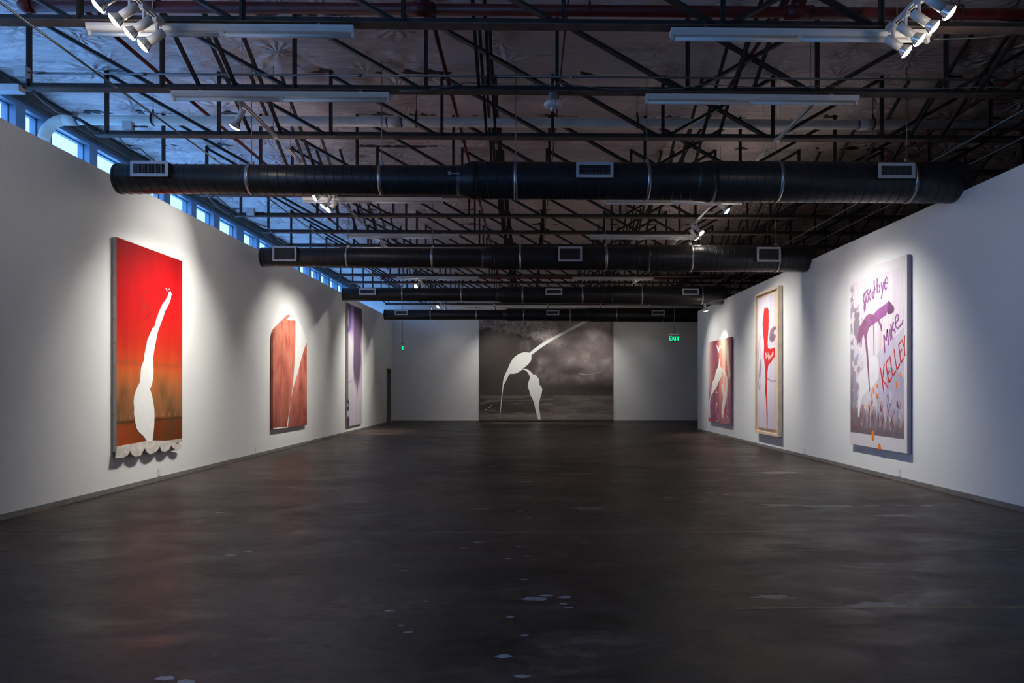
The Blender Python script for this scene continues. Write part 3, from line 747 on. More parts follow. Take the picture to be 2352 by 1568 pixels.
# outlets
def outlet(x, y, z, rz, lab):
    t = tag(empty('wall_outlet', (x, y, z), rz), lab, 'outlet', 'wall outlets')
    MB().box(-.036, .036, -.006, 0, 0, .115).build('cover_plate', M['plate'], t)
    for zz in (.032, .083): MB().box(-.016, .016, -.0085, -.006, zz - .013, zz + .013).build('socket', M['plate'], t)
for k, y in enumerate((10.42, 14.08, 17.93, 21.6, 24.5)):
    outlet(XL, y, .075, R(90), 'white outlet plate low on the left wall, %s from the camera' % ORD[k])
for k, y in enumerate((10.2, 13.74, 17.3, 21.28)):
    outlet(XR, y, .075, R(-90), 'white outlet plate low on the right wall, %s from the camera' % ORD[k])
outlet(1.05, YF - .014, .066, 0, 'white outlet plate low on the end wall below the large canvas')

# ------------------------------------------------------------------ paintings
P1_WHITE = [(1.367,2.9),(1.399,2.864),(1.376,2.765),(1.299,2.659),(1.21,2.566),(1.166,2.479),(1.1,2.378),(1.027,2.267),(0.985,2.183),(0.959,2.088),(0.93,2.006),(0.901,1.913),(0.876,1.831),(0.888,1.74),(0.892,1.649),(0.88,1.534),(0.847,1.443),(0.798,1.39),(0.847,1.306),(0.888,1.191),(0.917,1.076),(0.921,0.961),(0.909,0.824),(0.888,0.711),(0.859,0.61),(0.826,0.597),(0.745,0.612),(0.685,0.669),(0.605,0.73),(0.528,0.769),(0.462,0.828),(0.424,0.928),(0.394,1.049),(0.402,1.103),(0.387,1.202),(0.402,1.289),(0.451,1.375),(0.547,1.486),(0.559,1.597),(0.57,1.685),(0.645,1.799),(0.657,1.878),(0.705,2.004),(0.733,2.096),(0.806,2.191),(0.867,2.276),(0.93,2.316),(0.98,2.436),(1.057,2.549),(1.144,2.664),(1.21,2.719),(1.29,2.801),(1.331,2.866)]
P1_SCRIPT = [(0.705,2.808),(0.653,2.787),(0.633,2.74),(0.677,2.741),(0.705,2.781),(0.689,2.806),(0.625,2.734),(0.601,2.682),(0.617,2.633),(0.677,2.674),(0.693,2.631),(0.625,2.567),(0.594,2.49),(0.645,2.514),(0.685,2.597),(0.717,2.63),(0.757,2.621),(0.765,2.572),(0.725,2.534),(0.705,2.565),(0.745,2.604),(0.793,2.576),(0.826,2.534),(0.793,2.462),(0.745,2.484),(0.785,2.518),(0.847,2.491),(0.851,2.45),(0.793,2.44),(0.729,2.456),(0.713,2.382),(0.769,2.415)]
P1_SCALLOP = [(-0.012,0.61),(0.174,0.622),(0.47,0.626),(0.705,0.634),(0.909,0.629),(1.254,0.596),(1.687,0.496),(1.663,0.448),(1.576,0.419),(1.473,0.448),(1.381,0.514),(1.308,0.456),(1.188,0.431),(1.1,0.458),(1.057,0.527),(0.959,0.464),(0.806,0.435),(0.705,0.476),(0.653,0.537),(0.555,0.446),(0.424,0.437),(0.327,0.479),(0.294,0.532),(0.232,0.478),(0.131,0.454),(0.033,0.46),(-0.036,0.463)]
P2_OUT = [(0.011,0.507),(0.011,1.509),(0.022,2.423),(0.037,2.523),(0.075,2.616),(0.172,2.698),(0.391,2.804),(0.733,2.961),(1.0,3.083),(1.091,3.099),(1.245,3.098),(1.466,3.072),(1.66,3.01),(1.892,2.887),(2.062,2.767),(2.187,2.652),(2.271,2.544),(2.278,1.526),(2.278,0.485),(0.91,0.489)]
P2_WEDGE = [(1.434,3.003),(1.44,2.608),(1.409,2.171),(1.339,1.822),(1.245,1.454),(1.152,1.197),(1.0,0.839),(0.851,0.492),(0.916,0.491),(1.0,0.797),(1.091,1.07),(1.245,1.368),(1.402,1.541),(1.595,1.763),(1.792,2.034),(1.994,2.289),(2.131,2.432),(2.271,2.544),(2.187,2.652),(2.062,2.767),(1.892,2.887),(1.66,3.01),(1.466,3.072),(1.245,3.098),(1.079,3.096),(0.804,2.951)]
P2_FOOT = [(0.016,0.509),(0.016,0.533),(0.172,0.528),(0.391,0.535),(0.675,0.511),(0.857,0.509),(0.857,0.492),(0.447,0.5)]
P3_OVAL = [(-0.007,1.05),(0.12,1.054),(0.227,0.975),(0.259,0.875),(0.227,0.777),(0.141,0.695),(0.014,0.691)]
P3_OVALHOLE = [(0.003,0.924),(0.12,0.935),(0.184,0.877),(0.141,0.816),(0.003,0.811)]
P3_CURVE = [(0.803,1.793),(0.78,1.72),(0.667,1.661),(0.445,1.609),(0.184,1.57)]
R1_INNER = [(0.032,3.202),(1.703,3.175),(1.703,0.648),(0.057,0.66)]
R1_GOODBYE = [[(0.643,3.002),(0.54,2.957),(0.498,2.939),(0.483,2.894),(0.486,2.846),(0.516,2.797),(0.54,2.839),(0.54,2.945),(0.546,2.873),(0.552,2.784),(0.546,2.696),(0.53,2.65),(0.512,2.7),(0.51,2.748),(0.522,2.794)],[(0.635,2.956),(0.599,2.914),(0.584,2.863),(0.587,2.809),(0.608,2.792),(0.641,2.826),(0.652,2.883),(0.635,2.944)],[(0.734,3.0),(0.697,2.953),(0.673,2.909),(0.678,2.862),(0.705,2.823),(0.734,2.866),(0.736,2.93),(0.722,2.99)],[(0.835,3.13),(0.837,3.031),(0.865,2.975),(0.82,2.941),(0.782,2.912),(0.78,2.872),(0.805,2.836),(0.837,2.893),(0.843,2.984)],[(0.929,3.135),(0.927,3.018),(0.929,2.914),(0.994,2.917),(1.016,2.959),(0.988,3.02),(0.938,3.01)],[(1.054,3.05),(1.065,2.975),(1.09,2.937)],[(1.126,3.055),(1.103,2.958),(1.081,2.871),(1.057,2.798)],[(1.162,3.027),(1.252,3.014),(1.247,3.075),(1.215,3.105),(1.172,3.076),(1.156,3.017),(1.162,2.949),(1.188,2.914),(1.22,2.952)]]
R1_MIKE = [[(1.134,2.235),(1.142,2.088),(1.159,1.949)],[(1.134,2.226),(1.199,2.127)],[(1.199,2.127),(1.216,2.22),(1.237,2.304)],[(1.237,2.304),(1.256,2.166),(1.28,2.058)],[(1.308,2.306),(1.32,2.212),(1.333,2.118)],[(1.336,2.384),(1.352,2.26),(1.376,2.14)],[(1.412,2.406),(1.384,2.325),(1.36,2.272),(1.446,2.286),(1.459,2.226)],[(1.462,2.376),(1.539,2.419),(1.554,2.483),(1.516,2.504),(1.47,2.467),(1.459,2.377),(1.485,2.316),(1.527,2.291),(1.6,2.33),(1.66,2.357),(1.67,2.41)]]
R1_KELLEY = [[(1.03,1.72),(1.076,1.554),(1.129,1.346)],[(1.147,1.777),(1.092,1.528)],[(1.092,1.528),(1.26,1.407)],[(1.269,1.854),(1.196,1.784),(1.24,1.612),(1.285,1.483)],[(1.243,1.612),(1.304,1.67)],[(1.285,1.483),(1.368,1.563)],[(1.309,1.89),(1.352,1.719),(1.395,1.579)],[(1.395,1.579),(1.477,1.661)],[(1.429,1.989),(1.462,1.833),(1.508,1.673)],[(1.508,1.673),(1.592,1.761)],[(1.618,2.09),(1.557,2.044),(1.588,1.91),(1.619,1.773)],[(1.592,1.927),(1.645,1.975)],[(1.619,1.773),(1.685,1.844)],[(1.639,2.115),(1.707,2.006)],[(1.72,2.172),(1.712,2.006),(1.729,1.866)]]
R1_BAR = [(0.439,2.409),(0.677,2.514),(0.94,2.637),(1.191,2.702),(1.256,2.728),(1.256,2.583),(1.175,2.524),(0.992,2.473),(0.731,2.401),(0.513,2.32),(0.401,2.339)]
R1_BARHEAD = [(1.256,2.728),(1.288,2.733),(1.352,2.682),(1.423,2.632),(1.428,2.581),(1.407,2.549),(1.336,2.532),(1.264,2.531),(1.237,2.594),(1.24,2.679)]
R1_ARCH = [(0.344,2.418),(0.467,2.498),(0.569,2.57),(0.677,2.604),(0.784,2.583),(0.889,2.528),(0.992,2.473),(1.059,2.397),(1.072,2.318),(1.056,2.284),(1.025,2.357),(0.975,2.431),(0.872,2.499),(0.784,2.516),(0.677,2.451),(0.65,2.354),(0.614,2.285),(0.609,2.177),(0.641,1.94),(0.677,1.668),(0.704,1.344),(0.677,1.344),(0.632,1.669),(0.587,1.961),(0.532,2.182),(0.495,2.294),(0.439,2.225),(0.42,2.061),(0.382,2.192),(0.335,2.103),(0.316,2.179),(0.277,2.107),(0.296,2.273)]
R1_DRIP = [(0.802,2.475),(0.812,2.473),(0.828,2.197),(0.833,1.93),(0.823,1.931),(0.816,2.198)]
R1_ORANGE = [[(0.754,0.693),(0.798,0.722),(0.841,0.677),(0.845,0.601),(0.815,0.556),(0.763,0.567)],[(0.955,0.491),(0.996,0.533),(1.042,0.488),(1.05,0.444),(0.959,0.431)],[(0.798,1.394),(0.823,1.416),(0.849,1.351),(0.823,1.296),(0.793,1.328)],[(0.904,1.459),(0.93,1.469),(0.951,1.426),(0.917,1.405)],[(0.892,1.297),(0.921,1.325),(0.946,1.276),(0.913,1.232)],[(0.64,1.106),(0.671,1.14),(0.693,1.075),(0.658,1.036)],[(1.593,1.637),(1.615,1.641),(1.63,1.586),(1.604,1.566)],[(1.476,1.476),(1.499,1.5),(1.518,1.445),(1.492,1.404)]]
R1_WHITE = [(0.274,1.554),(0.414,1.687),(0.596,1.771),(0.728,1.899),(0.879,1.913),(0.963,1.824),(0.992,1.694),(0.963,1.544),(0.815,1.437),(0.596,1.327),(0.46,1.259),(0.391,1.122),(0.344,0.905),(0.302,0.926),(0.298,1.188),(0.368,1.371)]
R2_INNER = [(0.03,3.508),(1.336,3.524),(1.432,0.48),(0.121,0.468)]
R2_RED = [(0.559,3.214),(0.63,3.26),(0.714,3.221),(0.79,3.248),(0.852,3.156),(0.872,2.937),(0.838,2.747),(0.797,2.556),(0.776,2.46),(0.811,2.313),(1.008,2.289),(1.252,2.306),(1.265,2.098),(1.174,2.083),(1.008,1.99),(0.838,1.924),(0.783,1.78),(0.762,1.586),(0.769,1.392),(0.755,1.319),(0.776,1.1),(0.79,0.785),(0.783,0.474),(0.728,0.471),(0.721,0.782),(0.686,1.147),(0.63,1.343),(0.665,1.587),(0.651,1.783),(0.594,1.981),(0.538,2.131),(0.559,2.327),(0.559,2.475),(0.487,2.727),(0.452,2.904),(0.502,3.047)]
R2_WORD = [[(0.637,2.02),(0.656,2.135),(0.685,2.242)],[(0.685,2.242),(0.715,2.132),(0.766,2.017)],[(0.656,2.102),(0.729,2.106)],[(0.824,2.232),(0.839,2.162),(0.867,2.034)],[(0.788,2.155),(0.86,2.161)],[(0.795,2.124),(0.824,2.132),(0.846,2.106)],[(0.932,2.153),(0.911,2.108),(0.953,2.051),(0.982,2.095),(0.932,2.153)],[(1.031,2.168),(1.003,2.124),(1.031,2.083)],[(1.031,2.168),(1.081,2.141),(1.059,2.106)],[(1.095,2.205),(1.102,2.14),(1.108,2.104)],[(1.164,2.216),(1.167,2.166),(1.15,2.117)]]
R2_BRANCH = [(1.336,2.774),(1.141,2.78),(0.961,2.712),(0.906,2.548),(0.94,2.473),(1.075,2.428),(1.239,2.476),(1.317,2.565),(1.174,2.623),(1.207,2.691),(1.317,2.705)]
R2_TWIG = [(0.594,1.699),(0.906,1.609),(1.075,1.564),(1.368,1.579),(1.356,1.551),(1.075,1.535),(0.872,1.58),(0.63,1.625)]
R3_BODY = [(1.149,2.218),(1.226,2.28),(1.28,2.019),(1.416,1.95),(1.431,1.736),(1.188,1.61),(0.954,1.459),(0.592,1.282),(0.301,1.167),(0.217,1.052),(0.148,0.892),(0.2,0.484),(0.114,0.503),(0.063,0.935),(0.174,1.12),(0.343,1.348),(0.427,1.573),(0.673,1.682),(0.81,1.901),(0.993,1.984),(1.11,2.089)]
R3_LEG = [(1.454,1.96),(1.64,1.923),(1.822,1.792),(1.966,1.685),(1.987,1.456),(1.93,1.185),(1.822,1.016),(1.75,0.91),(1.603,0.715),(1.566,0.565),(1.454,0.528),(1.394,0.708),(1.454,0.924),(1.603,1.139),(1.491,1.308),(1.379,1.501),(1.454,1.543),(1.566,1.436),(1.713,1.225),(1.786,1.457),(1.801,1.688),(1.64,1.817),(1.431,1.886)]
R3_BIRD = [(0.794,2.697),(0.993,2.619),(1.11,2.524),(1.226,2.637),(1.454,2.537),(1.379,2.531),(1.249,2.592),(1.126,2.419),(1.032,2.485),(0.938,2.6)]
R3_STRIPE = [(1.786,2.791),(1.944,2.8),(2.072,2.594),(2.142,2.28),(2.246,1.886),(2.281,1.762),(2.142,1.579),(2.037,1.788),(1.93,2.061),(1.858,2.398)]
F_BODY = [(2.441,4.262),(2.566,4.2),(2.007,3.89),(1.635,3.688),(1.216,3.486),(0.891,3.3),(0.658,3.144),(0.395,2.958),(0.132,2.763),(0.141,2.618),(0.101,2.494),(-0.007,2.37),(-0.162,2.24),(-0.255,2.199),(-0.323,2.107),(-0.441,2.029),(-0.564,1.989),(-0.75,1.989),(-0.843,1.843),(-0.935,1.642),(-0.991,1.549),(-1.028,1.379),(-1.059,1.132),(-1.096,0.822),(-1.121,0.544),(-1.146,0.327),(-1.161,0.126),(-1.177,0.126),(-1.158,0.42),(-1.127,0.729),(-1.096,1.101),(-1.059,1.41),(-1.041,1.658),(-0.997,1.843),(-0.92,2.029),(-0.827,2.215),(-0.781,2.338),(-0.688,2.524),(-0.564,2.679),(-0.379,2.818),(-0.224,2.871),(-0.1,2.884),(0.061,2.859),(0.24,3.02),(0.457,3.175),(0.705,3.346),(1.108,3.548),(1.511,3.765),(1.945,3.998),(2.131,4.091)]
F_LEG = [(-0.323,2.107),(-0.255,2.199),(-0.116,2.206),(0.039,2.138),(0.148,2.045),(0.225,1.943),(0.302,1.967),(0.395,1.844),(0.463,1.751),(0.473,1.534),(0.55,1.457),(0.587,1.364),(0.566,1.193),(0.504,1.008),(0.463,0.822),(0.457,0.574),(0.488,0.357),(0.513,0.109),(0.411,0.11),(0.349,0.326),(0.296,0.543),(0.24,0.822),(0.148,1.008),(0.07,1.162),(0.039,1.348),(-0.02,1.41),(-0.007,1.565),(0.039,1.72),(0.086,1.828),(0.039,1.952),(-0.023,2.06),(-0.116,2.138),(-0.224,2.168)]
F_STREAK = [(2.038,2.03),(2.255,1.984),(2.55,1.962),(2.814,2.015),(3.125,2.108),(2.814,2.046),(2.535,1.943),(2.255,1.953)]
def canvas_grid(name, w, z0, z1, yf, colour_fn, mat, parent, nx, nz, mask=None):
    """front of a canvas as a fine grid at local y = yf; colour_fn(u, z) gives sRGB 0..255"""
    U, Z = np.meshgrid(np.linspace(0, w, nx), np.linspace(z0, z1, nz))
    img = np.clip(colour_fn(U, Z), 0, 255) / 255.0
    lin = np.where(img <= 0.04045, img / 12.92, ((img + 0.055) / 1.055) ** 2.4)
    v = np.stack([U, np.full_like(U, yf), Z - z0], -1).reshape(-1, 3)
    idx = np.arange(nx * nz).reshape(nz, nx)
    f = np.stack([idx[:-1, :-1], idx[:-1, 1:], idx[1:, 1:], idx[1:, :-1]], -1).reshape(-1, 4)
    me = bpy.data.meshes.new(name); me.from_pydata(v.tolist(), [], f.tolist())
    ca = me.color_attributes.new('paint', 'FLOAT_COLOR', 'POINT')
    ca.data.foreach_set('color', np.concatenate([lin.reshape(-1, 3), np.ones((nx * nz, 1))], 1).ravel())
    me.update(); return link(name, me, mat, parent)

def sh(pts, z0): return [(x, z - z0) for x, z in pts]
def inside(U, Z, poly):
    m = np.zeros(U.shape, bool); n = len(poly)
    for i in range(n):
        x1, y1 = poly[i]; x2, y2 = poly[(i+1) % n]
        if y1 == y2: continue
        c = ((y1 > Z) != (y2 > Z)) & (U < (x2 - x1) * (Z - y1) / (y2 - y1) + x1); m ^= c
    return m

# 1 red cloth with the white horn shape
z0 = 0.60; w1 = 1.735; dep = .055
t = tag(empty('red_painting', (XL + .012, 9.245, z0), R(90)), 'tall red-to-brown cloth painting with a white horn shape and fringed hem, left wall', 'painting')
def c1(U, Z):
    s = (Z - 0.60) / 2.83
    n = fbm(U * 3, Z * 1.5, 1); n2 = fbm(U * 9, Z * 1.2, 5)
    stops = [(0, (112, 58, 28)), (.10, (122, 60, 30)), (.125, (140, 92, 58)), (.21, (152, 100, 62)), (.30, (180, 102, 58)), (.36, (196, 96, 50)), (.40, (204, 78, 40)), (.52, (192, 44, 28)), (.66, (186, 22, 22)), (.80, (182, 12, 18)), (1, (150, 6, 12))]
    img = np.stack([np.interp(s + (n - .5) * .06, [a for a, _ in stops], [c[k] for _, c in stops]) for k in range(3)], -1)
    img *= (0.92 + 0.16 * n2)[..., None]
    img = blend(img, S(95, 70, 45), sstep(.55, .75, fbm(U * 2.2, Z * 1.1, 8)) * sstep(.40, .25, s) * .55)
    img = blend(img, S(196, 84, 40), sstep(.5, .0, U / w1) * sstep(.12, .09, s) * .6)
    img = blend(img, S(60, 45, 30), np.exp(-((s - .118) / .006) ** 2) * .7)
    img = blend(img, S(110, 85, 50), np.exp(-((s - .405 - .03 * (n - .5)) / .012) ** 2) * .28)
    for k in range(16): img = blend(img, S(205, 150, 110), np.exp(-((U - (.1 * k + .03 * np.sin(k * 3.)) - (s - .14) * .6) / .012) ** 2) * sstep(.125, .13, s) * sstep(.16, .14, s) * .5)
    img = blend(img, S(190, 20, 24), np.exp(-((U - .95) / .006) ** 2) * sstep(.45, .5, s) * .6)
    return img
canvas_grid('cloth', w1, z0, 3.425, -dep, c1, M['canvas'], t, 130, 260)
st_ = MB().box(0, w1, -dep + .001, 0, -.06, 3.425 - z0).build('stretcher', M['canvas_side'], t)
for k in range(9): MB().tube([(-.001, -.022, .12 + k * .32), (-.006, -.022, .12 + k * .32)], .006, 8).build('tack', M['black'], st_)
MB().plate(sh(P1_WHITE, z0), -dep - .004, -dep + .001).build('white_horn_shape', M['white_paint'], t)
hem = MB().plate(sh(P1_SCALLOP, z0), -dep - .012, -dep + .002).build('scalloped_hem', M['cream_cloth'], t)
fr = MB(); low = P1_SCALLOP[6:]
for i in range(len(low) - 1):
    for k in range(14):
        s_ = k / 14; x = low[i][0] + (low[i+1][0] - low[i][0]) * s_; z = low[i][1] + (low[i+1][1] - low[i][1]) * s_ - z0
        l = random.uniform(.02, .055); dx = random.uniform(-.015, .015)
        fr.add([(x - .002, -dep - .006, z + .005), (x + .002, -dep - .004, z + .005), (x + dx, -dep - .002 - random.random() * .02, z - l)], [(0, 1, 2)])
f_ = fr.build('fringe', M['fringe'], hem); f_['kind'] = 'stuff'
M['dark_red_ink'] = plain('dark_red_ink', srgb(150, 20, 25), 0.6)
MB().ribbon(sh(P1_SCRIPT, z0), .010, -dep - .0025, -dep + .001).build('scribble', M['dark_red_ink'], t)
fz = MB()
for k in range(90):
    x = w1 * k / 90; fz.add([(x, -dep + .002, 2.82), (x + .006, -dep + .002, 2.82), (x + random.uniform(-.02, .02), -dep + .002, 2.825 + random.uniform(.004, .028))], [(0, 1, 2)])
f_ = fz.build('frayed_edge', M['dark_red_ink'], t); f_['kind'] = 'stuff'
for dx, dz in ((-.03, .02), (-.10, -.01), (-.07, .005), (.035, -.05), (-.12, .015), (-.05, -.03)):
    MB().plate([(P1_WHITE[0][0] + dx + .011 * math.cos(a), P1_WHITE[0][1] - z0 + dz + .008 * math.sin(a)) for a in np.linspace(0, 5.5, 8)], -dep - .003, -dep + .001).build('paint_fleck', M['white_paint'], t)

# 2 rust shaped panel
z0 = 0.485; w2 = 2.28; dep = .05
t = tag(empty('shaped_painting', (XL + .012, 14.86, z0), R(90)), 'rust-red shaped panel with rounded top and a white wedge, left wall', 'painting')
m_, nt, p = new_mat('rust_stain')
tc = N(nt, 'ShaderNodeTexCoord'); mp = N(nt, 'ShaderNodeMapping'); mp.inputs['Scale'].default_value = (2.0, 1, 0.8); nt.links.new(tc.outputs['Object'], mp.inputs['Vector'])
n1 = N(nt, 'ShaderNodeTexNoise', Scale=1.5, Detail=8.0, Roughness=0.66, Distortion=0.5); nt.links.new(mp.outputs['Vector'], n1.inputs['Vector'])
r_ = ramp(nt, n1.outputs['Fac'], [(0.28, srgb(128, 58, 58)), (0.44, srgb(192, 98, 80)), (0.58, srgb(214, 128, 102)), (0.76, srgb(224, 160, 128))])
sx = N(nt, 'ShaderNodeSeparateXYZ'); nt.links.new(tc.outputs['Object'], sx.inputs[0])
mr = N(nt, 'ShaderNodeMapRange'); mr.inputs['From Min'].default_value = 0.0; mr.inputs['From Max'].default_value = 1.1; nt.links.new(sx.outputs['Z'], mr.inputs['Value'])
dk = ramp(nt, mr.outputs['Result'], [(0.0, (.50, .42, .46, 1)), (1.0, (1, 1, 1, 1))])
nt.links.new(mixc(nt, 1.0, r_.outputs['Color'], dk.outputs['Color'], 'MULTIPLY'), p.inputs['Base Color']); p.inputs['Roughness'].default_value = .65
M['rust_stain'] = m_
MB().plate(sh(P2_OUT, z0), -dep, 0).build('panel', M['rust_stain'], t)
MB().plate(sh(P2_WEDGE, z0), -dep - .003, -dep + .001).build('white_wedge', M['white_paint'], t)
MB().plate(sh(P2_FOOT, z0), -dep - .003, -dep + .001).build('white_foot_strip', M['white_paint'], t)

# 3 tall purple canvas
z0 = 0.215; z1 = 4.02; w3 = 1.865; dep = .03
t = tag(empty('purple_painting', (XL + .012, 20.98, z0), R(90)), 'tall narrow-looking white and purple stained canvas, farthest on the left wall', 'painting')
def c3(U, Z):
    u = U / w3; s = (Z - z0) / (z1 - z0); n = fbm(U * 2.5, Z * 1.1, 4); nv = fbm(U * 12, Z * .6, 6)
    img = np.zeros(U.shape + (3,)) + S(206, 200, 206)
    img = blend(img, S(196, 184, 196), sstep(.45, .55, u) * .9)
    img *= (0.94 + .10 * nv)[..., None]
    edge = .42 + .06 * (n - .5) + .03 * (nv - .5)
    dark = sstep(edge - .02, edge + .03, u) * sstep(.30, .42, s + (nv - .5) * .34 - .25 * np.abs(u - .70))
    rgt = sstep(.86, .98, u + (n - .5) * .25) * sstep(.86, .70, s) * sstep(.25, .4, s)
    img = blend(img, S(98, 80, 102), dark * (1 - .75 * rgt)); img = blend(img, S(70, 52, 76), dark * sstep(.72, .95, s) * .7)
    pu = sstep(.52, .40, u) * sstep(.08, .2, u) * sstep(.70, .86, s + (n - .5) * .25)
    img = blend(img, S(132, 104, 166), pu * .85); img = blend(img, S(74, 56, 130), sstep(.5, .62, n) * pu * sstep(.32, .14, u) * .8)
    img = blend(img, S(62, 44, 70), sstep(.22, .05, u) * sstep(.93, .97, s) ); img = blend(img, S(126, 110, 128), sstep(.10, .06, u) * sstep(.1, .2, s))
    img = blend(img, S(96, 70, 140), sstep(.16, .08, u) * sstep(.84, .78, s) * sstep(.74, .79, s))
    img = blend(img, S(84, 60, 110), sstep(.17, .10, u) * sstep(.10, .06, s))
    return img
canvas_grid('canvas_face', w3, z0, z1, -dep, c3, M['canvas'], t, 90, 220)
MB().box(0, w3, -dep + .001, 0, 0, z1 - z0).build('stretcher', M['canvas_side'], t)
M['dark_purple'] = plain('dark_purple_paint', srgb(52, 36, 62), .6); M['lilac'] = plain('lilac_paint', srgb(160, 138, 176), .6)
MB().plate(sh([(max(0, x), z) for x, z in P3_OVAL], z0), -dep - .003, -dep + .001).build('dark_oval', M['dark_purple'], t)
MB().plate(sh([(max(.01, x), z) for x, z in P3_OVALHOLE], z0), -dep - .005, -dep - .002).build('oval_centre', M['lilac'], t)
MB().ribbon(sh(P3_CURVE, z0), .03, -dep - .003, -dep + .001).build('lilac_curve', M['lilac'], t)

# 4 lettered canvas on the right wall
z0 = 0.445; z1 = 3.35; w4 = 1.78; dep = .06
t = tag(empty('lettered_painting', (XR - .012, 11.655, z0), R(-90)), 'pale lilac canvas with purple and red handwriting, nearest on the right wall', 'painting')
tree = [0.06, 0.30]
def c4(U, Z):
    img = np.zeros(U.shape + (3,)) + S(222, 216, 220)
    a, b = .04, 1.70; inn = (U > a) & (U < b) & (Z > .65) & (Z < 3.19)
    n = fbm(U * 4, Z * 4, 2); nf = fbm(U * 16, Z * 11, 3); nv = fbm(U * 22, Z * 2.0, 7)
    im = np.zeros(U.shape + (3,)) + S(216, 206, 214); im *= (.97 + .06 * n)[..., None]
    # hills, right
    hill = 1.95 + .34 * np.clip((U - .95) / .75, 0, 1) + .05 * (n - .5); im = blend(im, S(196, 188, 206), ((Z < hill) & (U > .85)) * sstep(.85, 1.0, U))
    im = blend(im, S(170, 160, 182), ((Z < 1.62 + .1 * np.sin(U * 6)) & (U > 1.2)) * .8)
    # trees, left
    tr = sstep(.46, .56, nf + .20 * sstep(.22, .02, U) - .12 + .3 * sstep(2.2, 1.2, Z)) * sstep(.52 + .1 * (n - .5), .40, U) * sstep(3.2, 3.05, Z + .35 * (U > .16))
    im = blend(im, S(150, 138, 152), tr * .85)
    tr2 = np.exp(-(((U - .25) / .13) ** 2 + ((Z - 2.45) / .22) ** 2)) * 1.3 - .35 + (nf - .5) * 1.2; im = blend(im, S(140, 126, 138), sstep(.1, .3, tr2) * .9)
    im = blend(im, S(118, 106, 124), sstep(.18, .05, U) * sstep(1.9, 1.0, Z) * sstep(.35, .6, n))
    # white foreground mist, lake
    im = blend(im, S(226, 220, 224), np.exp(-(((U - .62) / .30) ** 2 + ((Z - 1.95) / .42) ** 2)) * .8)
    im = blend(im, S(178, 170, 190), (Z < 1.35) * sstep(.8, 1.2, U) * .7)
    # ground
    g_ = sstep(1.12, .92, Z + .12 * (n - .5) + .10 * (U > .9)); im = blend(im, S(128, 112, 118), g_ * .85)
    im = blend(im, S(96, 130, 118), g_ * sstep(.55, .7, n) * sstep(.8, .3, U) * .6); im = blend(im, S(132, 92, 92), g_ * sstep(.6, .5, nf) * sstep(.5, .2, U) * .6)
    # a crowd suggested by vertical dabs
    for k in range(22):
        uk = .42 + .058 * k + .02 * math.sin(k * 5.1); hk = 1.18 + .10 * math.sin(k * 2.3) + .06 * math.sin(k * 7.7); bk = .78 - .05 * math.sin(k * 3.1)
        cc = [(214, 200, 200), (150, 84, 78), (104, 92, 112), (196, 170, 160), (92, 78, 92)][k % 5]
        wob = uk + .014 * np.sin(Z * (17 + k) + k); body = np.exp(-((U - wob) / (.016 + .008 * np.sin(Z * 23 + k * 2))) ** 4) * ((Z < hk) & (Z > bk)) * sstep(.34, .52, fbm(U * 26, Z * 13 + k, k))
        im = blend(im, S(*cc), body * .85); im = blend(im, S(*[(176, 74, 66), (216, 206, 206), (120, 96, 150), (88, 74, 86)][k % 4]), body * ((Z < (hk - .06)) & (Z > (hk - .18))) * .8)
        im = blend(im, S(214, 186, 176), np.exp(-(((U - uk) / .014) ** 2 + ((Z - hk - .02) / .028) ** 2)) * .9)
    im = blend(im, S(110, 98, 104), sstep(.80, .70, Z) * (.4 + .4 * nf))
    im *= (.95 + .10 * nv)[..., None]
    for uu, zz in ((.22, 2.0), (.36, 1.92), (.78, 1.86), (.52, 1.55), (.30, 1.30), (.44, 1.22), (1.33, 1.30), (.60, 1.45)):
        im = blend(im, S(196, 212, 236), np.exp(-(((U - uu) / .03) ** 4 + ((Z - zz) / .06) ** 4)) * .8)
    im = blend(im, S(224, 170, 168), np.exp(-((U - 1.06 + .02 * np.sin(Z * 7)) / .02) ** 2) * ((Z < 2.65) & (Z > 2.0)) * .6)
    return np.where(inn[..., None], im, img)
canvas_grid('canvas_face', w4, z0, z1, -dep, c4, M['print'], t, 220, 340)
M['lilac_side'] = plain('lilac_grey_canvas_side', srgb(158, 152, 168), .8, 0, .06, 10)
MB().box(0, w4, -dep + .001, 0, 0, z1 - z0).build('stretcher', M['lilac_side'], t)
M['purple_paint'] = plain('purple_paint', srgb(150, 92, 148), .5, 0, .22, 9); M['plum_paint'] = plain('plum_paint', srgb(112, 66, 104), .5, 0, .25, 9)
M['red_paint'] = plain('red_paint', srgb(200, 42, 40), .5, 0, .1, 9); M['orange_paint'] = plain('orange_paint', srgb(248, 130, 30), .45, 0, .08, 9)
f0 = -dep + .001
MB().plate(sh(R1_WHITE, z0), -dep - .0015, f0).build('white_wash', plain('white_wash', srgb(226, 222, 224), .6, 0, .05, 8), t)
MB().plate(sh(R1_BAR, z0), -dep - .002, f0).build('broad_purple_stroke', M['purple_paint'], t)
MB().plate(sh(R1_BARHEAD, z0), -dep - .003, f0).build('dark_stroke_end', M['plum_paint'], t)
MB().plate(sh(R1_ARCH, z0), -dep - .003, f0).build('dripping_arch_stroke', plain('mauve_paint', srgb(140, 92, 126), .5, 0, .3, 9), t)
MB().plate(sh(R1_DRIP, z0), -dep - .0025, f0).build('paint_drip', M['plum_paint'], t)
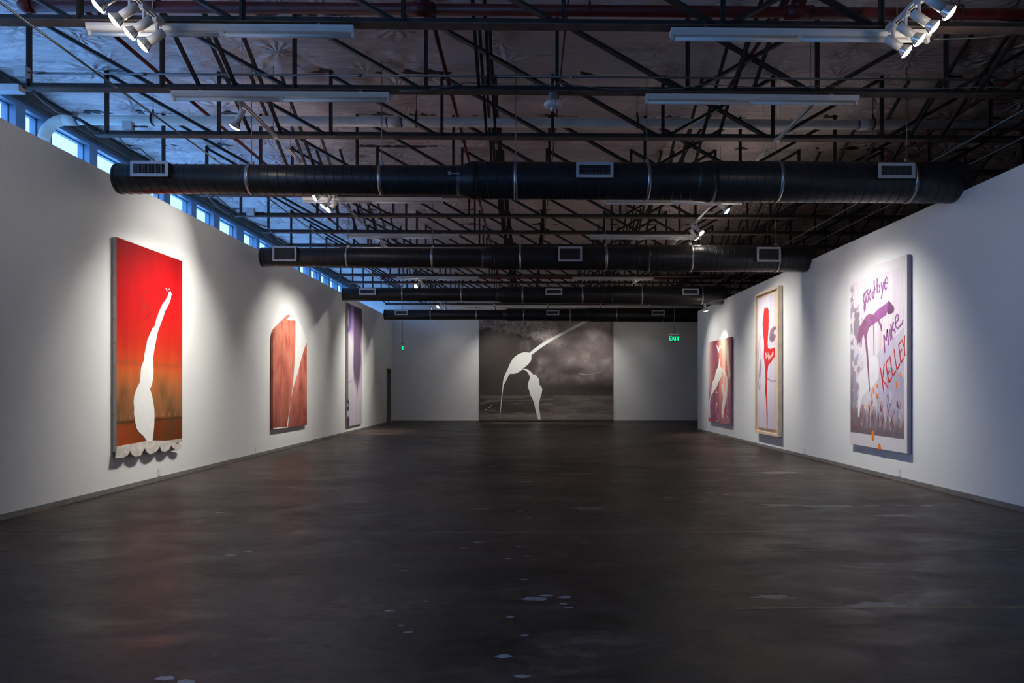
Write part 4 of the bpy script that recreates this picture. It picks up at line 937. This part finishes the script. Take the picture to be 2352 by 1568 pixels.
for word, strokes, w_, mt in (('purple_word_goodbye', R1_GOODBYE, .023, 'purple_paint'), ('purple_word_mike', R1_MIKE, .027, 'purple_paint'), ('red_word', R1_KELLEY, .021, 'red_paint')):
    m = MB()
    for k, s_ in enumerate(strokes): m.ribbon(sh(s_, z0), w_ * (1.25 if mt == 'purple_paint' and k % 3 == 0 else 1.0), -dep - .0035, f0)
    m.build('painted_lettering', M[mt], t)
for s_ in R1_ORANGE: MB().plate(sh(s_, z0), -dep - .003, f0).build('orange_dab', M['orange_paint'], t)

# 5 wood-framed canvas
z0 = 0.325; z1 = 3.66; w5 = 1.53; dep = .10
t = tag(empty('framed_painting', (XR - .012, 16.45, z0), R(-90)), 'tall pale canvas with a red drip in a deep light-wood frame, right wall', 'painting')
hh = z1 - z0; b = .10
f = MB(); f.box(0, .055, -dep, 0, 0, hh); f.build('frame_side', M['wood_frame'], t)
f = MB(); f.box(w5 - .055, w5, -dep, 0, 0, hh); f.build('frame_side', M['wood_frame'], t)
MB().box(.055, w5 - .055, -dep, 0, hh - .055, hh).build('frame_top', M['wood_frame'], t)
MB().box(.055, w5 - .055, -dep, 0, 0, .055).build('frame_bottom', M['wood_frame'], t)
MB().box(.055, w5 - .055, -.035, 0, .055, hh - .055).build('backing_board', M['wood_frame'], t)
def c5(U, Z):
    u = U / w5; n = fbm(U * 3, Z * 2, 2); nv = fbm(U * 14, Z * .8, 3); nf = fbm(U * 12, Z * 5, 5)
    img = np.zeros(U.shape + (3,)) + S(222, 214, 222)
    img = blend(img, S(200, 202, 226), np.exp(-((u - .66) / .07) ** 2) * .8); img = blend(img, S(218, 196, 182), sstep(.70, .88, u))
    img = blend(img, S(206, 194, 208), sstep(1.4, .7, Z) * .6); img *= (.96 + .07 * nv)[..., None]
    br = np.exp(-((u - .18 + .03 * np.sin(Z * 9)) / .06) ** 2) * sstep(2.75, 2.4, Z) * sstep(1.25, 1.5, Z)
    img = blend(img, S(140, 112, 134), br * sstep(.40, .55, nf) * .8)
    img = blend(img, S(150, 120, 138), np.exp(-((u - .86) / .03) ** 2) * sstep(1.55, 1.5, Z) * sstep(1.05, 1.2, Z) * sstep(.45, .6, nv) * .6)
    return img
i0, i1 = .11, w5 - .115
cg = canvas_grid('canvas_face', i1 - i0, z0, z1 - 2 * .14, -.075, lambda U, Z: c5(U + i0, Z + .14), M['print'], t, 90, 220); cg.location = (i0, 0, .14)
MB().box(i0, i1, -.074, -.034, .14, hh - .14).build('stretcher', M['canvas_side'], t)
k0 = (16.42 - 16.45)
def s5(p): return [(min(max(x + .03, i0 + .005), i1 - .005), min(max(z, z0 + .145), z1 - .145) - z0) for x, z in p]
redp = plain('red_spray_paint', srgb(206, 46, 42), .5, 0, .08, 10)
MB().plate(s5(R2_RED), -.078, -.074).build('red_drip_shape', redp, t)
wd = MB()
for s_ in R2_WORD: wd.ribbon(s5(s_), .018, -.0795, -.077)
wd.build('white_lettering', M['white_paint'], t)
mv = plain('mauve_ink', srgb(130, 104, 122), .6, 0, .25, 12)
MB().plate(s5(R2_BRANCH), -.0765, -.074).build('mauve_branch', mv, t)
MB().plate(s5(R2_TWIG), -.0765, -.074).build('mauve_twig', plain('pale_mauve_ink', srgb(170, 146, 150), .6, 0, .2, 12), t)
bz = MB()
for k in range(70):
    i = k % 9; p_ = s5(R2_RED)[i]; q_ = s5(R2_RED)[i + 1]; s_ = random.random(); x = p_[0] + (q_[0] - p_[0]) * s_; z = p_[1] + (q_[1] - p_[1]) * s_
    d_ = 1 if i > 2 else random.choice((-1, 1)); bz.add([(x, -.077, z - .012), (x, -.077, z + .012), (x + d_ * random.uniform(.01, .04), -.077, z + random.uniform(.0, .05))], [(0, 1, 2)])
f_ = bz.build('brush_bristle_marks', redp, t); f_['kind'] = 'stuff'

# 6 pink and maroon canvas
z0 = 0.39; z1 = 2.80; w6 = 2.28; dep = .06
t = tag(empty('streaked_painting', (XR - .012, 20.83, z0), R(-90)), 'pink and maroon streaked canvas with white splashes, farthest on the right wall', 'painting')
def c6(U, Z):
    u = U / w6; s = (Z - z0) / (z1 - z0); n = fbm(U * 2, Z * .8, 4); nv = fbm(U * 9, Z * .5, 8); nf = fbm(U * 22, Z * 18, 9, 2)
    xs = [0, .08, .16, .26, .36, .46, .56, .66, .76, .86, 1.0]
    cs = [(196, 140, 140), (178, 124, 118), (150, 104, 104), (120, 72, 84), (104, 52, 72), (150, 90, 90), (186, 120, 104), (206, 150, 132), (200, 150, 128), (176, 118, 118), (150, 96, 108)]
    uu = u + (nv - .5) * .16
    img = np.stack([np.interp(uu, xs, [c[k] for c in cs]) for k in range(3)], -1)
    img = blend(img, S(112, 84, 128), sstep(.55, .2, s) * sstep(.35, .05, u) * .75); img = blend(img, S(118, 72, 98), sstep(.5, .1, s) * .6)
    img = blend(img, S(158, 64, 62), sstep(.12, .04, s + .05 * n) * sstep(.3, .1, u)); img = blend(img, S(200, 50, 44), np.exp(-(((u - .77) / .03) ** 4 + ((s - .17) / .05) ** 4)))
    img = blend(img, S(190, 104, 74), np.exp(-(((u - .84) / .05) ** 2 + ((s - .68) / .07) ** 2)) * .9)
    img = blend(img, S(206, 190, 176), sstep(.60, .68, nf) * (np.exp(-((u - .4) / .06) ** 2) + np.exp(-((u - .88) / .06) ** 2)) * sstep(.5, .4, s) * .8)
    img *= (1.16 + .55 * (fbm(U * 16, Z * .9, 12) - .4))[..., None]
    return img
canvas_grid('canvas_face', w6, z0, z1, -dep, c6, M['canvas'], t, 130, 150)
MB().box(0, w6, -dep + .001, 0, 0, z1 - z0).build('stretcher', plain('plum_canvas_side', srgb(124, 96, 108), .8, 0, .15, 8), t)
cw = plain('cream_paint', srgb(232, 226, 216), .5, 0, .04, 9)
for nm, P in (('white_splash', R3_BODY), ('white_splash', R3_LEG), ('white_splash', R3_BIRD)): MB().plate(sh(P, z0), -dep - .003, -dep + .001).build(nm, cw, t)
MB().plate(sh(R3_STRIPE, z0), -dep - .002, -dep + .001).build('cream_streak', plain('cream_streak', srgb(220, 196, 176), .5, 0, .08, 9), t)

# 7 large black and white canvas on the end wall
z0 = 0.055; z1 = 4.32; xa, xb = -2.01, 3.515; w7 = xb - xa; dep = .05
t = tag(empty('wave_painting', (xa, YF - .012, z0)), 'huge grey photographic wave canvas with white figure shape, end wall', 'painting')
def c7(U, Z):
    u = U / w7; s = (Z - z0) / (z1 - z0); n = fbm(U * 1.6, Z * 1.6, 3); nf = fbm(U * 9, Z * 9, 4); nh = fbm(U * 1.8, Z * 16, 6); ng = fbm(U * 30, Z * 30, 15, 2)
    img = np.zeros(U.shape + (3,)) + S(78, 70, 68)
    img *= (.93 + .14 * n)[..., None]
    # spray, right
    r = sstep(.34, .70, u + .32 * (s - .55) + .30 * (n - .5)); mist = r * sstep(.30, .50, s)
    img = blend(img, S(158, 146, 144), mist * (.50 + .75 * (n - .2))); img = blend(img, S(186, 174, 170), mist * sstep(.5, .75, n) * .7)
    img = blend(img, S(70, 62, 60), np.exp(-(((u - .68) / .17) ** 2 + ((s - .44 - .06 * n) / .065) ** 2)) * .8)
    img = blend(img, S(66, 58, 56), np.exp(-((s - .30 - .03 * n + .03 * (u - .8)) / .035) ** 2) * sstep(.45, .8, u) * .8)
    # breaking foam, top left
    edge = .895 - .16 * np.clip(u / .6, 0, 1) ** 1.2 + .10 * (nf - .5) + .05 * (n - .5)
    foam = sstep(-.012, .012, s - edge) * sstep(.72, .55, u); img = blend(img, S(196, 184, 180), foam * np.clip(.35 + 1.3 * (nf - .25) + .5 * (ng - .5), 0, 1))
    img = blend(img, S(92, 84, 82), foam * sstep(.60, .68, ng) * .7)
    # water surface
    wtr = sstep(.25, .21, s); img = blend(img, S(112, 103, 100), wtr * sstep(.46, .68, nh + .10 * u)); img = blend(img, S(136, 126, 122), wtr * sstep(.2, .8, u) * .45)
    img = blend(img, S(150, 140, 136), sstep(.085, .05, s + .03 * (nh - .5)) * (.35 + .5 * nh))
    img = blend(img, S(140, 130, 126), np.exp(-((s - .235) / .006) ** 2) * sstep(.45, .6, nh + .1) * .6)
    img *= (.92 + .16 * ng)[..., None]
    return img
canvas_grid('canvas_face', w7, z0, z1, -dep, c7, M['print'], t, 300, 240)
MB().box(0, w7, -dep + .001, 0, -.0, z1 - z0).build('stretcher', plain('dark_canvas_side', srgb(70, 64, 60), .8), t)
MB().box(0, w7, -dep - .004, -dep, 0, .055).build('bottom_batten', plain('brown_batten', srgb(84, 74, 68), .7), t)
for nm, P in (('white_body_shape', F_BODY), ('white_leg_shape', F_LEG)): MB().plate([(x - xa, z - z0) for x, z in P], -dep - .004, -dep + .001).build(nm, M['white_paint'], t)
MB().plate([(x - xa, z - z0) for x, z in F_STREAK], -dep - .003, -dep + .001).build('pale_streak', plain('pale_streak', srgb(196, 186, 182), .6), t)
for x, z in ((.36, .82), (.42, .55), (.50, .62), (.28, .46), (1.55, 2.62), (1.62, 2.72)):
    MB().plate([(x + random.uniform(.02, .05) * math.cos(a), z + .012 * math.sin(a)) for a in np.linspace(0, 5.5, 8)], -dep - .003, -dep + .001).build('paint_fleck', M['white_paint'], t)
